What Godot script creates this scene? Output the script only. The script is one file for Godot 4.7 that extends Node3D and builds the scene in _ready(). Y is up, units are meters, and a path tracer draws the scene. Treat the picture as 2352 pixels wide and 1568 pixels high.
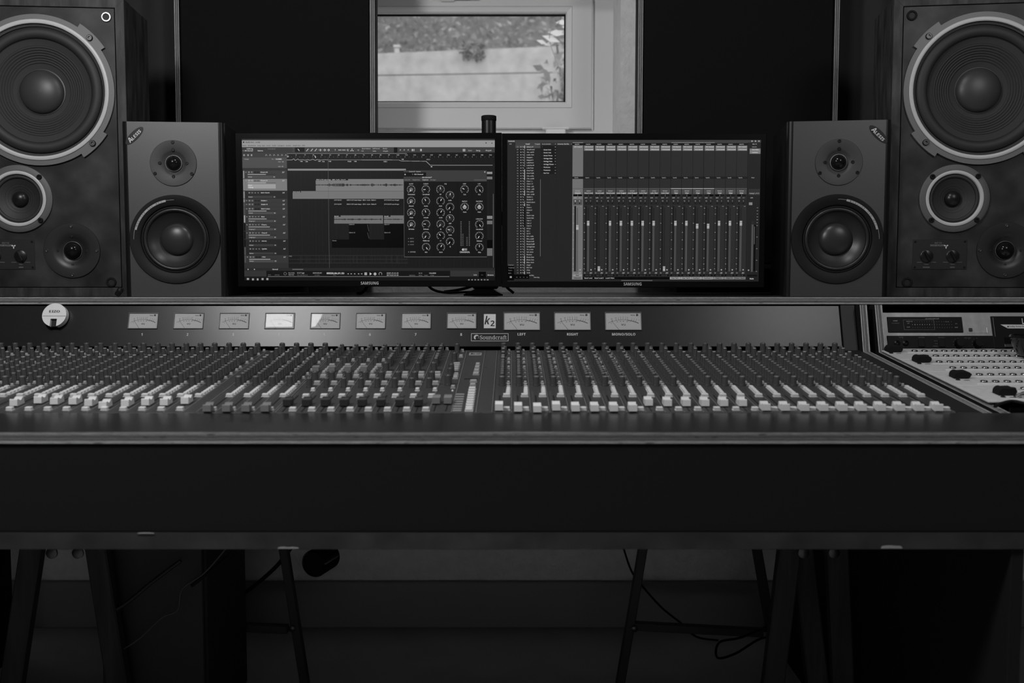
extends Node3D
# A recording studio control room in black and white: mixing console in a plywood desk, two screens,
# two pairs of loudspeakers, acoustic panels, a small window onto a garden wall. Metres, y up, the camera looks along -z.

const F := 2287.0                 # focal length in pixels of the 2352 x 1568 frame
const PITCH := 0.070686           # the camera looks down by 4.05 degrees
const EYE_H := 1.0
const SLOPE := 0.0963             # rise of the console surface per metre
const TILT := 0.096               # the same as an angle
const SHELF_Y := 0.9445
const WALL_Z := 2.75
const WIN_Z := 2.95

var col := Color.WHITE            # vertex colour that the shape helpers write
var M := {}
var meshes := {}
var rng := RandomNumberGenerator.new()
var glyph_cache := {}

func _ready() -> void:
	rng.seed = 7
	# ---- camera, sky, lamps, exposure
	var cam := Camera3D.new()
	cam.name = "camera"
	add_child(cam)
	cam.position = Vector3(0, EYE_H, 0)
	cam.rotation = Vector3(-PITCH, 0, 0)
	cam.fov = rad_to_deg(2.0 * atan(784.0 / F))
	cam.near = 0.05
	cam.far = 60.0
	var at := CameraAttributesPhysical.new()
	at.frustum_focal_length = 12.0 * F / 784.0
	at.frustum_focus_distance = 2.17
	at.exposure_aperture = 4.3
	at.frustum_near = 0.05
	at.frustum_far = 60.0
	cam.attributes = at
	var we := WorldEnvironment.new()
	we.name = "world_environment"
	var env := Environment.new()
	env.background_mode = Environment.BG_SKY
	var sm := ProceduralSkyMaterial.new()
	sm.sky_top_color = Color(0.62, 0.62, 0.62)
	sm.sky_horizon_color = Color(0.72, 0.72, 0.72)
	sm.ground_horizon_color = Color(0.4, 0.4, 0.4)
	sm.ground_bottom_color = Color(0.3, 0.3, 0.3)
	sm.sky_energy_multiplier = 1.9
	var sky := Sky.new()
	sky.sky_material = sm
	env.sky = sky
	env.tonemap_mode = Environment.TONE_MAPPER_LINEAR
	env.tonemap_exposure = 1.0
	env.sdfgi_enabled = true
	env.ssao_enabled = true
	env.ssil_enabled = true
	we.environment = env
	add_child(we)
	lamp_spots = [[Vector3(-0.84, 1.88, -0.86), 0.80, 0.14, 10.0], [Vector3(1.08, 1.88, -0.86), 0.27, 0.16, 4.0]]
	make_materials()
	for i in 2:
		unseen_floor_lamp(lamp_spots[i][0], lamp_spots[i][1], lamp_spots[i][2], lamp_spots[i][3], i)
	unseen_ceiling_lamp(Vector3(0.05, 2.5, -1.35), 0.56)
	# ---- the setting, then the things
	room()
	window()
	garden()
	wall_side_things()
	desk()
	console()
	right_rack()
	big_speakers()
	near_fields()
	screens()
	under_desk()

var lamp_spots := []

# ------------------------------------------------------------------ points on the photograph's rays
func ray(x: float, y: float) -> Vector3:
	var u := (x - 1176.0) / F
	var v := (784.0 - y) / F
	return Vector3(u, -sin(PITCH) + v * cos(PITCH), -cos(PITCH) - v * sin(PITCH))

func at_depth(x: float, y: float, depth: float) -> Vector3:
	var r := ray(x, y)
	return Vector3(0, EYE_H, 0) + r * (depth / -r.z)

func on_plane(x: float, y: float, p: Vector3, n: Vector3) -> Vector3:
	var r := ray(x, y)
	var o := Vector3(0, EYE_H, 0)
	return o + r * ((p - o).dot(n) / r.dot(n))

# the sloping console surface
func deck_point(x: float, z: float, lift := 0.0) -> Vector3:
	return Vector3(x, 0.780 + SLOPE * (z - 1.53) + lift * cos(TILT), -z + lift * sin(TILT))

func deck_xf(x: float, z: float, lift := 0.0) -> Transform3D:
	return Transform3D(Basis(Vector3.RIGHT, TILT), deck_point(x, z, lift))

func deck_px(x: float, y: float) -> Vector2:
	var p := on_plane(x, y, deck_point(0, 1.53), Vector3(0, cos(TILT), sin(TILT)))
	return Vector2(p.x, -p.z)

# the meter panel and the deck face to its right lean back by 14 degrees
const LEAN := 0.335
func face_point(x: float, y: float, off := 0.0) -> Vector3:
	var n := Vector3(0, sin(LEAN), cos(LEAN))
	return on_plane(x, y, Vector3(0, 0.841, -2.10), n) + n * off

func face_xf(x: float, y: float, off := 0.0) -> Transform3D:
	return Transform3D(Basis(Vector3.RIGHT, -LEAN), face_point(x, y, off))

# ------------------------------------------------------------------ names and metas
func tag(o: Node, label := "", category := "", group := "", kind := "") -> void:
	if label: o.set_meta("label", label)
	if category: o.set_meta("category", category)
	if group: o.set_meta("group", group)
	if kind: o.set_meta("kind", kind)

var used := {}
func numbered(called: String) -> String:
	if not used.has(called):
		used[called] = 0
		return called
	used[called] += 1
	return "%s_%03d" % [called, used[called]]

func thing(called: String, label: String, category: String, p := Vector3.ZERO, turn := 0.0, group := "") -> Node3D:
	var o := Node3D.new()
	o.name = numbered(called)
	add_child(o)
	o.position = p
	o.rotation.y = turn
	tag(o, label, category, group)
	return o

func part(called: String, mesh: Mesh, m: Material, parent: Node3D, xf := Transform3D()) -> MeshInstance3D:
	var o := MeshInstance3D.new()
	o.name = called
	o.mesh = mesh
	o.material_override = m
	o.transform = xf
	o.cast_shadow = GeometryInstance3D.SHADOW_CASTING_SETTING_ON
	parent.add_child(o, true)
	return o

func wpart(called: String, mesh: Mesh, m: Material, parent: Node3D, world: Transform3D) -> MeshInstance3D:
	var o := part(called, mesh, m, parent)
	o.transform = parent.global_transform.affine_inverse() * world
	return o

func one(called: String, mesh: Mesh, m: Material, label: String, category: String, xf := Transform3D(), group := "", kind := "") -> MeshInstance3D:
	var o := part(numbered(called), mesh, m, self, xf)
	tag(o, label, category, group, kind)
	return o

func struct(called: String, mesh: Mesh, m: Material) -> MeshInstance3D:
	var o := part(called, mesh, m, self)
	tag(o, "", "", "", "structure")
	return o

func X(p: Vector3, r := Vector3.ZERO) -> Transform3D:
	return Transform3D(Basis.from_euler(r), p)

# ------------------------------------------------------------------ shapes
func sb() -> SurfaceTool:
	var st := SurfaceTool.new()
	st.begin(Mesh.PRIMITIVE_TRIANGLES)
	return st

func vert(st: SurfaceTool, p: Vector3, n: Vector3, uv := Vector2.ZERO) -> void:
	st.set_color(col)
	st.set_normal(n)
	st.set_uv(uv)
	st.add_vertex(p)

# flat polygon, turned so that its front looks away from the point «inside»
func face(st: SurfaceTool, pts: Array, inside: Vector3, uvs := []) -> void:
	var c := Vector3.ZERO
	for p in pts: c += p
	c /= pts.size()
	var n := Vector3.ZERO
	for i in pts.size():
		n += (pts[i] - c).cross(pts[(i + 1) % pts.size()] - c)
	if n.length() < 1e-14: return
	n = n.normalized()
	var flip := n.dot(c - inside) < 0.0
	if flip: n = -n
	for i in range(1, pts.size() - 1):
		var idx := [0, i, i + 1] if flip else [0, i + 1, i]
		for k in idx:
			vert(st, pts[k], n, uvs[k] if uvs.size() else Vector2(pts[k].x, pts[k].y))

func box(st: SurfaceTool, c: Vector3, s: Vector3, b := 0.0, xf := Transform3D()) -> void:
	var h := s * 0.5
	b = minf(b, minf(h.x, minf(h.y, h.z)) * 0.95)
	var o := xf * c
	var V := func(sx: float, sy: float, sz: float, ax: int) -> Vector3:
		var d := Vector3(h.x - b, h.y - b, h.z - b)
		d[ax] = h[ax]
		return xf * (c + Vector3(d.x * sx, d.y * sy, d.z * sz))
	for ax in 3:
		for s1 in [-1.0, 1.0]:
			var pts := []
			var uvs := []
			for q in [[-1.0, -1.0], [1.0, -1.0], [1.0, 1.0], [-1.0, 1.0]]:
				var sg := [0.0, 0.0, 0.0]
				sg[ax] = s1
				sg[(ax + 1) % 3] = q[0]
				sg[(ax + 2) % 3] = q[1]
				pts.append(V.call(sg[0], sg[1], sg[2], ax))
				var loc := Vector3(sg[0] * h.x, sg[1] * h.y, sg[2] * h.z)
				uvs.append(Vector2(loc.z, loc.y) if ax == 0 else Vector2(loc.x, loc.z) if ax == 1 else Vector2(loc.x, loc.y))
			face(st, pts, o, uvs)
	if b <= 0.0: return
	for ax in 3:
		var a1 := (ax + 1) % 3
		var a2 := (ax + 2) % 3
		for s1 in [-1.0, 1.0]:
			for s2 in [-1.0, 1.0]:
				var pts := []
				for e in [[-1.0, a1], [1.0, a1], [1.0, a2], [-1.0, a2]]:
					var sg := [0.0, 0.0, 0.0]
					sg[ax] = e[0]
					sg[a1] = s1
					sg[a2] = s2
					pts.append(V.call(sg[0], sg[1], sg[2], e[1]))
				face(st, pts, o)
	for sx in [-1.0, 1.0]:
		for sy in [-1.0, 1.0]:
			for sz in [-1.0, 1.0]:
				face(st, [V.call(sx, sy, sz, 0), V.call(sx, sy, sz, 1), V.call(sx, sy, sz, 2)], o)

func box_mesh(s: Vector3, b := 0.0, c := Vector3.ZERO) -> ArrayMesh:
	var st := sb()
	box(st, c, s, b)
	return st.commit()

# profile of (radius, height) turned round the y axis; going up the outside gives an outward surface
func lathe(st: SurfaceTool, prof: Array, n := 24, xf := Transform3D(), ribs := 0.0, from := 0.0, to := TAU) -> void:
	var m := prof.size()
	var sn := []
	for i in m - 1:
		var d: Vector2 = prof[i + 1] - prof[i]
		sn.append(Vector2(d.y, -d.x).normalized())
	var B := xf.basis
	for i in m - 1:
		var n0: Vector2 = sn[i]
		var n1: Vector2 = sn[i]
		if i > 0 and sn[i].dot(sn[i - 1]) > 0.7: n0 = (sn[i] + sn[i - 1]).normalized()
		if i < m - 2 and sn[i].dot(sn[i + 1]) > 0.7: n1 = (sn[i] + sn[i + 1]).normalized()
		var p0: Vector2 = prof[i]
		var p1: Vector2 = prof[i + 1]
		for k in n:
			var a := from + (to - from) * k / n
			var b := from + (to - from) * (k + 1) / n
			var ra := 1.0 + (ribs if k % 2 == 0 else -ribs)
			var rb := 1.0 + (ribs if (k + 1) % 2 == 0 else -ribs)
			var da := Vector3(cos(a), 0, -sin(a))
			var db := Vector3(cos(b), 0, -sin(b))
			var q := [xf * (da * p0.x * ra + Vector3.UP * p0.y), xf * (db * p0.x * rb + Vector3.UP * p0.y), xf * (db * p1.x * rb + Vector3.UP * p1.y), xf * (da * p1.x * ra + Vector3.UP * p1.y)]
			var nn := [da * n0.x + Vector3.UP * n0.y, db * n0.x + Vector3.UP * n0.y, db * n1.x + Vector3.UP * n1.y, da * n1.x + Vector3.UP * n1.y]
			if ribs > 0.0:
				var g: Vector3 = (da + db).normalized().rotated(Vector3.UP, -0.5 if k % 2 == 0 else 0.5)
				for j in 4: nn[j] = g * (n0.x if j < 2 else n1.x) + Vector3.UP * nn[j].y
			var uv := [Vector2(float(k) / n, float(i) / m), Vector2(float(k + 1) / n, float(i) / m), Vector2(float(k + 1) / n, float(i + 1) / m), Vector2(float(k) / n, float(i + 1) / m)]
			for j in ([0, 2, 1, 0, 3, 2] if p0.x > 1e-6 and p1.x > 1e-6 else [0, 2, 1] if p0.x > 1e-6 else [0, 3, 2]):
				vert(st, q[j], (B * nn[j]).normalized(), uv[j])

func P(a: Array) -> Array:
	var r := []
	for i in range(0, a.size(), 2): r.append(Vector2(a[i], a[i + 1]))
	return r

# a lathe whose axis looks towards +z
func ZX(p: Vector3) -> Transform3D:
	return Transform3D(Basis(Vector3.RIGHT, PI / 2), p)

func lathe_mesh(prof: Array, n := 24, xf := Transform3D()) -> ArrayMesh:
	var st := sb()
	lathe(st, prof, n, xf)
	return st.commit()

func prism(st: SurfaceTool, poly: PackedVector2Array, z0: float, z1: float, xf := Transform3D(), uv_scale := 1.0) -> void:
	if Geometry2D.is_polygon_clockwise(poly): poly.reverse()
	var n := poly.size()
	var tris := Geometry2D.triangulate_polygon(poly)
	for s in [0, 1]:
		var z := z1 if s else z0
		var nn := (xf.basis * Vector3(0, 0, 1 if s else -1)).normalized()
		for t in range(0, tris.size(), 3):
			var q := [poly[tris[t]], poly[tris[t + 1]], poly[tris[t + 2]]]
			var ccw: bool = (q[1] - q[0]).cross(q[2] - q[0]) > 0.0
			var order := [0, 2, 1] if ccw == (s == 1) else [0, 1, 2]
			for k in order:
				vert(st, xf * Vector3(q[k].x, q[k].y, z), nn, q[k] * uv_scale)
	var run := 0.0
	for i in n:
		var a := poly[i]
		var b := poly[(i + 1) % n]
		var e := b - a
		var nn := (xf.basis * Vector3(e.y, -e.x, 0)).normalized()
		var L := e.length()
		var q := [xf * Vector3(a.x, a.y, z0), xf * Vector3(b.x, b.y, z0), xf * Vector3(b.x, b.y, z1), xf * Vector3(a.x, a.y, z1)]
		var uv := [Vector2(run, 0), Vector2(run + L, 0), Vector2(run + L, 1), Vector2(run, 1)]
		for j in [0, 2, 1, 0, 3, 2]:
			vert(st, q[j], nn, uv[j])
		run += L

func prism_mesh(poly: Array, z0: float, z1: float, xf := Transform3D()) -> ArrayMesh:
	var st := sb()
	prism(st, PackedVector2Array(poly), z0, z1, xf)
	return st.commit()

# profile of (inset, z) swept round a rectangle in the xy plane with mitred corners; «in» order gives a front that looks outwards
func rect_sweep(st: SurfaceTool, hw: float, hh: float, prof: Array, xf := Transform3D()) -> void:
	for i in prof.size() - 1:
		var a: Vector2 = prof[i]
		var b: Vector2 = prof[i + 1]
		var d := b - a
		for s in 4:
			var R := Basis(Vector3.BACK, s * PI / 2)
			var w := hw if s % 2 == 0 else hh
			var h := hh if s % 2 == 0 else hw
			# bottom side in its own turn
			var pa0 := Vector3(-w + a.x, -h + a.x, a.y)
			var pa1 := Vector3(w - a.x, -h + a.x, a.y)
			var pb0 := Vector3(-w + b.x, -h + b.x, b.y)
			var pb1 := Vector3(w - b.x, -h + b.x, b.y)
			var n := Vector3(0, -d.y, d.x).normalized()
			var q := [xf * (R * pa0), xf * (R * pa1), xf * (R * pb1), xf * (R * pb0)]
			var nn := (xf.basis * (R * n)).normalized()
			var uv := [Vector2(pa0.x, 0), Vector2(pa1.x, 0), Vector2(pb1.x, 1), Vector2(pb0.x, 1)]
			for j in [0, 2, 1, 0, 3, 2]:
				vert(st, q[j], nn, uv[j])

func quad_mesh(w: float, h: float) -> ArrayMesh:
	var st := sb()
	face(st, [Vector3(-w / 2, -h / 2, 0), Vector3(w / 2, -h / 2, 0), Vector3(w / 2, h / 2, 0), Vector3(-w / 2, h / 2, 0)], Vector3(0, 0, -1), [Vector2(0, 1), Vector2(1, 1), Vector2(1, 0), Vector2(0, 0)])
	return st.commit()

func tube(st: SurfaceTool, pts: Array, r: float, n := 8, smooth := 6) -> void:
	var c := Curve3D.new()
	for i in pts.size():
		var d := Vector3.ZERO
		if pts.size() > 2 and smooth > 1:
			d = (pts[mini(i + 1, pts.size() - 1)] - pts[maxi(i - 1, 0)]) / 6.0
		c.add_point(pts[i], -d, d)
	var line := []
	for i in pts.size() - 1:
		for k in smooth: line.append(c.sample(i, float(k) / smooth))
	line.append(pts[-1])
	var up := Vector3(0.31, 0.9, 0.2)
	var rings := []
	for i in line.size():
		var t: Vector3 = (line[mini(i + 1, line.size() - 1)] - line[maxi(i - 1, 0)]).normalized()
		var s := t.cross(up).normalized()
		if s.length() < 0.1: s = t.cross(Vector3.RIGHT).normalized()
		up = s.cross(t).normalized()
		var ring := []
		for k in n:
			var a := TAU * k / n
			ring.append(s * cos(a) + up * sin(a))
		rings.append(ring)
	for i in line.size() - 1:
		for k in n:
			var k2 := (k + 1) % n
			var q := [[i, k], [i, k2], [i + 1, k2], [i + 1, k]]
			for j in [0, 1, 2, 0, 2, 3]:
				var e: Array = q[j]
				vert(st, line[e[0]] + rings[e[0]][e[1]] * r, rings[e[0]][e[1]])
	for e in [0, line.size() - 1]:
		var pts2 := []
		for k in n: pts2.append(line[e] + rings[e][k] * r)
		face(st, pts2, line[1] if e == 0 else line[-2])

func tube_mesh(pts: Array, r: float, n := 8, smooth := 6) -> ArrayMesh:
	var st := sb()
	tube(st, pts, r, n, smooth)
	return st.commit()

# bar with a square section between two points
func bar(st: SurfaceTool, a: Vector3, b: Vector3, w: float, d: float, bev := 0.001) -> void:
	var y := (b - a).normalized()
	var z := Vector3(0, 0, 1)
	var x := y.cross(z).normalized()
	z = x.cross(y).normalized()
	box(st, Vector3.ZERO, Vector3(w, a.distance_to(b), d), bev, Transform3D(Basis(x, y, z), (a + b) / 2))

# ------------------------------------------------------------------ lettering
func text_tris(s: String, bold := false, serif := false) -> Array:
	var key := s + ("|b" if bold else "|") + ("s" if serif else "")
	if glyph_cache.has(key): return glyph_cache[key]
	var f := SystemFont.new()
	f.font_names = PackedStringArray(["Droid Serif" if serif else "Droid Sans"])
	f.font_weight = 700 if bold else 400
	var t := TextMesh.new()
	t.font = f
	t.text = s
	t.font_size = 48
	t.pixel_size = 1.0 / 48.0
	t.depth = 0.0
	t.curve_step = 4.0
	var a := t.get_mesh_arrays()
	var v: PackedVector3Array = a[Mesh.ARRAY_VERTEX]
	var ix: PackedInt32Array = a[Mesh.ARRAY_INDEX] if a[Mesh.ARRAY_INDEX] != null else PackedInt32Array()
	var out := PackedVector2Array()
	if ix.size():
		for i in ix: out.append(Vector2(v[i].x, v[i].y))
	else:
		for p in v: out.append(Vector2(p.x, p.y))
	var lo := Vector2(1e9, 1e9)
	var hi := -lo
	for p in out:
		lo = lo.min(p)
		hi = hi.max(p)
	var r := [out, lo, hi]
	glyph_cache[key] = r
	return r

# lettering as thin raised print, centred on the origin in the xy plane: cap height «h», width factor, slant
func text_mesh(s: String, h: float, bold := false, sx := 1.0, slant := 0.0, serif := false) -> ArrayMesh:
	var r := text_tris(s, bold, serif)
	var k := h / 0.714
	var st := sb()
	var c: Vector2 = (r[1] + r[2]) * 0.5
	var pts: PackedVector2Array = r[0]
	for i in range(0, pts.size(), 3):
		var q := []
		for j in 3:
			var p := (pts[i + j] - c) * k
			q.append(Vector3(p.x * sx + p.y * slant, p.y, 0))
		face(st, q, Vector3(q[0].x, q[0].y, -1))
	return st.commit()

func lettering(s: String, h: float, m: Material, parent: Node3D, world: Transform3D, bold := false, sx := 1.0, slant := 0.0, serif := false) -> MeshInstance3D:
	return wpart("lettering", text_mesh(s, h, bold, sx, slant, serif), m, parent, world)

# ------------------------------------------------------------------ pictures for flat print and screens
func fill(im: Image, x0: float, y0: float, x1: float, y1: float, g: float) -> void:
	var r := Rect2i(roundi(x0), roundi(y0), maxi(1, roundi(x1) - roundi(x0)), maxi(1, roundi(y1) - roundi(y0)))
	im.fill_rect(r.intersection(Rect2i(0, 0, im.get_width(), im.get_height())), Color(g, g, g))

func line(im: Image, a: Vector2, b: Vector2, w: float, g: float) -> void:
	var n := int(ceil(a.distance_to(b))) + 1
	for i in n + 1:
		var p := a.lerp(b, float(i) / n)
		fill(im, p.x - w / 2, p.y - w / 2, p.x + w / 2, p.y + w / 2, g)

func disc(im: Image, c: Vector2, r: float, g: float) -> void:
	for y in range(int(c.y - r), int(c.y + r) + 1):
		var dx := sqrt(maxf(0.0, r * r - (y - c.y) * (y - c.y)))
		fill(im, c.x - dx, y, c.x + dx, y + 1, g)

func arc(im: Image, c: Vector2, r: float, a0: float, a1: float, w: float, g: float) -> void:
	var n := int(absf(a1 - a0) * r) + 2
	for i in n + 1:
		var a := lerpf(a0, a1, float(i) / n)
		var p := c + Vector2(cos(a), -sin(a)) * r
		fill(im, p.x - w / 2, p.y - w / 2, p.x + w / 2, p.y + w / 2, g)

# text printed into a picture: left edge x, vertical centre y, cap height h in pixels, at most wmax wide
func print_text(im: Image, s: String, x: float, y: float, h: float, g: float, bold := false, centred := false, sx := 1.0) -> void:
	var r := text_tris(s, bold)
	var k := h / 0.714
	var kx := k * sx
	var lo: Vector2 = r[1]
	var hi: Vector2 = r[2]
	var ox := x - lo.x * kx - ((hi.x - lo.x) * kx * 0.5 if centred else 0.0)
	var base := y + h * 0.5
	var zero: Vector2 = text_tris("H", bold)[1]
	var pts: PackedVector2Array = r[0]
	var c := Color(g, g, g)
	var W := im.get_width()
	var H := im.get_height()
	for i in range(0, pts.size(), 3):
		var a := Vector2(ox + pts[i].x * kx, base - (pts[i].y - zero.y) * k)
		var b := Vector2(ox + pts[i + 1].x * kx, base - (pts[i + 1].y - zero.y) * k)
		var d := Vector2(ox + pts[i + 2].x * kx, base - (pts[i + 2].y - zero.y) * k)
		for yy in range(maxi(0, int(floor(minf(a.y, minf(b.y, d.y))))), mini(H - 1, int(maxf(a.y, maxf(b.y, d.y)))) + 1):
			var fy := yy + 0.5
			var x0 := 1e9
			var x1 := -1e9
			for e in [[a, b], [b, d], [d, a]]:
				var p: Vector2 = e[0]
				var q: Vector2 = e[1]
				if (p.y <= fy) != (q.y <= fy):
					var xx := p.x + (q.x - p.x) * (fy - p.y) / (q.y - p.y)
					x0 = minf(x0, xx)
					x1 = maxf(x1, xx)
			if x1 >= x0:
				for xx in range(maxi(0, roundi(x0)), mini(W, maxi(roundi(x1), roundi(x0) + 1))):
					im.set_pixel(xx, yy, c)

func picture(w: int, h: int, g: float) -> Image:
	var im := Image.create_empty(w, h, false, Image.FORMAT_RGB8)
	im.fill(Color(g, g, g))
	return im

# ------------------------------------------------------------------ materials
func mat(g: float, rough := 0.7, metal := 0.0, spec := 0.5) -> StandardMaterial3D:
	var m := StandardMaterial3D.new()
	m.albedo_color = Color(g, g, g)
	m.roughness = rough
	m.metallic = metal
	m.metallic_specular = spec
	return m

func noise_tex(freq: float, lo: float, hi: float, s: int, size := 512, octaves := 4, as_normal := false, stretch := 1.0) -> NoiseTexture2D:
	var n := FastNoiseLite.new()
	n.seed = s
	n.noise_type = FastNoiseLite.TYPE_SIMPLEX_SMOOTH
	n.frequency = freq
	n.fractal_octaves = octaves
	var t := NoiseTexture2D.new()
	t.width = size
	t.height = int(size / stretch)
	t.seamless = true
	t.noise = n
	if as_normal:
		t.as_normal_map = true
		t.bump_strength = lo
	else:
		var g := Gradient.new()
		g.set_color(0, Color(lo, lo, lo))
		g.set_color(1, Color(hi, hi, hi))
		t.color_ramp = g
	return t

func triplanar(m: StandardMaterial3D, t: Texture2D, s: Vector3, world := false) -> StandardMaterial3D:
	m.albedo_texture = t
	m.uv1_triplanar = true
	m.uv1_world_triplanar = world
	m.uv1_scale = s
	return m

# the edge of plywood: light and dark plies with streaks along the grain; u runs along the edge, v across it
func ply_picture(s: int, tones: Array) -> Image:
	var w := 1024
	var h := 64
	var im := Image.create_empty(w, h, false, Image.FORMAT_RGB8)
	var n := FastNoiseLite.new()
	n.seed = s
	n.frequency = 1.0
	n.fractal_octaves = 3
	for y in h:
		var f := float(y) / h * tones.size()
		var i := int(f)
		var t: float = tones[i]
		var edge := minf(f - i, 1.0 - (f - i))
		for x in w:
			var a := n.get_noise_2d(x * 0.02, y * 0.55) * 0.30 + n.get_noise_2d(x * 0.11 + 50.0, y * 0.9 + 9.0) * 0.16
			var d := n.get_noise_2d(x * 0.013 + 300.0, i * 7.7)
			if d > 0.42 and i % 2 == 1: a -= 0.35 * (d - 0.42) / 0.2
			var g := clampf(t * (1.0 + a) - (0.06 if edge < 0.07 else 0.0), 0.02, 1.0)
			im.set_pixel(x, y, Color(g, g, g))
	return im

func make_materials() -> void:
	M.white_paint = mat(0.86, 0.45)
	M.plaster = mat(1.0, 0.9)
	triplanar(M.plaster, noise_tex(0.02, 0.88, 0.94, 3), Vector3(2, 2, 2), true)
	M.plaster.normal_enabled = true
	M.plaster.normal_texture = noise_tex(0.05, 6.0, 0, 4, 512, 4, true)
	M.plaster.normal_scale = 0.35
	M.room = mat(0.24, 0.95)
	M.floor = mat(1.0, 0.55)
	triplanar(M.floor, noise_tex(0.01, 0.74, 0.80, 5), Vector3(1, 1, 1), true)
	M.black_board = mat(0.115, 0.75, 0.0, 0.3)
	M.cloth = mat(0.22, 1.0, 0.0, 0.1)
	M.cloth.rim_enabled = true
	M.cloth.rim = 0.3
	M.felt = mat(1.0, 1.0, 0.0, 0.1)
	triplanar(M.felt, noise_tex(0.2, 0.095, 0.115, 8), Vector3(6, 6, 6), true)
	M.laminate = mat(1.0, 0.28, 0.0, 0.5)
	triplanar(M.laminate, noise_tex(0.03, 0.10, 0.12, 9), Vector3(3, 3, 3), true)
	M.laminate_shelf = mat(0.24, 0.38)
	var tones := [0.70, 0.44, 0.38, 0.60, 0.38, 0.42, 0.36, 0.66, 0.62]
	M.ply = mat(1.0, 0.75, 0.0, 0.3)
	M.ply.albedo_texture = ImageTexture.create_from_image(ply_picture(11, tones))
	M.ply_front = mat(1.0, 0.75, 0.0, 0.3)
	M.ply_front.albedo_texture = ImageTexture.create_from_image(ply_picture(12, [0.58, 0.54, 0.40, 0.38, 0.46, 0.38, 0.66, 0.64]))
	M.ply_front.uv1_scale = Vector3(1, 1, 1)
	M.ply_panel = mat(1.0, 0.75, 0.0, 0.3)
	M.ply_panel.albedo_texture = ImageTexture.create_from_image(ply_picture(13, [0.62, 0.30, 0.55, 0.30, 0.62]))
	M.rail = mat(1.0, 0.7, 0.0, 0.3)
	triplanar(M.rail, noise_tex(0.02, 0.19, 0.29, 14, 512, 4, false, 8.0), Vector3(1, 8, 8), true)
	M.chip = mat(0.62, 0.9)
	M.steel = mat(0.72, 0.25, 1.0)
	M.dark_steel = mat(0.35, 0.4, 1.0)
	M.black_plastic = mat(0.13, 0.45)
	M.black_gloss = mat(0.08, 0.12)
	M.black_satin = mat(0.10, 0.3)
	M.rubber = mat(0.10, 0.8, 0.0, 0.3)
	M.white_plastic = mat(0.92, 0.4)
	M.print_white = mat(0.82, 0.6)
	M.print_black = mat(0.05, 0.6)
	M.print_grey = mat(0.5, 0.6)
	M.glass = mat(0.9, 0.0)
	M.glass.transparency = BaseMaterial3D.TRANSPARENCY_ALPHA
	M.glass.albedo_color = Color(0.9, 0.9, 0.9, 0.06)
	M.console = mat(1.0, 0.5, 0.0, 0.5)
	triplanar(M.console, noise_tex(0.05, 0.22, 0.28, 21), Vector3(4, 4, 4), true)
	M.console_dark = mat(0.10, 0.55)
	M.meter_panel = mat(1.0, 0.28, 0.0, 0.56)
	triplanar(M.meter_panel, noise_tex(0.03, 0.11, 0.135, 22), Vector3(3, 3, 3), true)
	M.tinted = mat(1.0, 0.5)
	M.tinted.vertex_color_use_as_albedo = true
	M.fader_white = mat(0.86, 0.45)
	M.fader_grey = mat(0.45, 0.5)
	M.fader_black = mat(0.17, 0.4)
	M.button = mat(0.86, 0.5)
	M.button_dull = mat(0.66, 0.55)
	M.dark_panel = mat(0.06, 0.5, 0.0, 0.3)
	M.meter_rim = mat(0.42, 0.35)
	M.alu = mat(1.0, 0.45, 0.35)
	triplanar(M.alu, noise_tex(0.05, 0.60, 0.68, 23, 512, 4, false, 4.0), Vector3(2, 6, 2), true)
	M.patch = mat(1.0, 0.5, 0.0, 0.4)
	triplanar(M.patch, noise_tex(0.04, 0.76, 0.84, 24), Vector3(3, 3, 3), true)

# ------------------------------------------------------------------ unseen lamps, out of view, lighting the console, loudspeakers and window wall
func unseen_floor_lamp(p: Vector3, energy: float, r: float, shine: float, i: int) -> void:  # out of view; lights the meter panel, loudspeakers and faders
	var t := thing("unseen_floor_lamp", ["unseen globe floor lamp out of view, lighting the left end of the desk", "larger unseen globe floor lamp out of view, lighting the right end of the desk"][i], "floor lamp", Vector3(p.x, 0, p.z), 0.0, "unseen globe floor lamps before the desk")
	var glow := mat(0.9, 0.6)
	glow.emission_enabled = true
	glow.emission = Color.WHITE
	glow.emission_energy_multiplier = shine
	var prof := []
	for k in 13: prof.append(Vector2(sin(PI * k / 12.0) * r, -cos(PI * k / 12.0) * r))
	part("globe", lathe_mesh(prof, 24), glow, t, X(Vector3(0, p.y, 0)))
	part("socket", lathe_mesh(P([0.0, -r - 0.06, 0.018, -r - 0.06, 0.022, -r * 0.96, 0.0, -r * 0.96]), 18), M.black_plastic, t, X(Vector3(0, p.y, 0)))
	part("pole", tube_mesh([Vector3(0, 0.02, 0), Vector3(0, p.y - r - 0.05, 0)], 0.009, 10, 1), M.dark_steel, t)
	part("base", lathe_mesh(P([0.0, 0.0, 0.13, 0.0, 0.13, 0.012, 0.12, 0.018, 0.02, 0.022, 0.0, 0.022]), 32), M.dark_steel, t)
	var l := OmniLight3D.new()
	l.name = "lamp_light"
	l.position.y = p.y
	l.light_energy = energy
	l.light_size = r * 0.9
	l.omni_range = 12.0
	l.omni_attenuation = 2.0
	l.shadow_enabled = true
	t.add_child(l)

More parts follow.
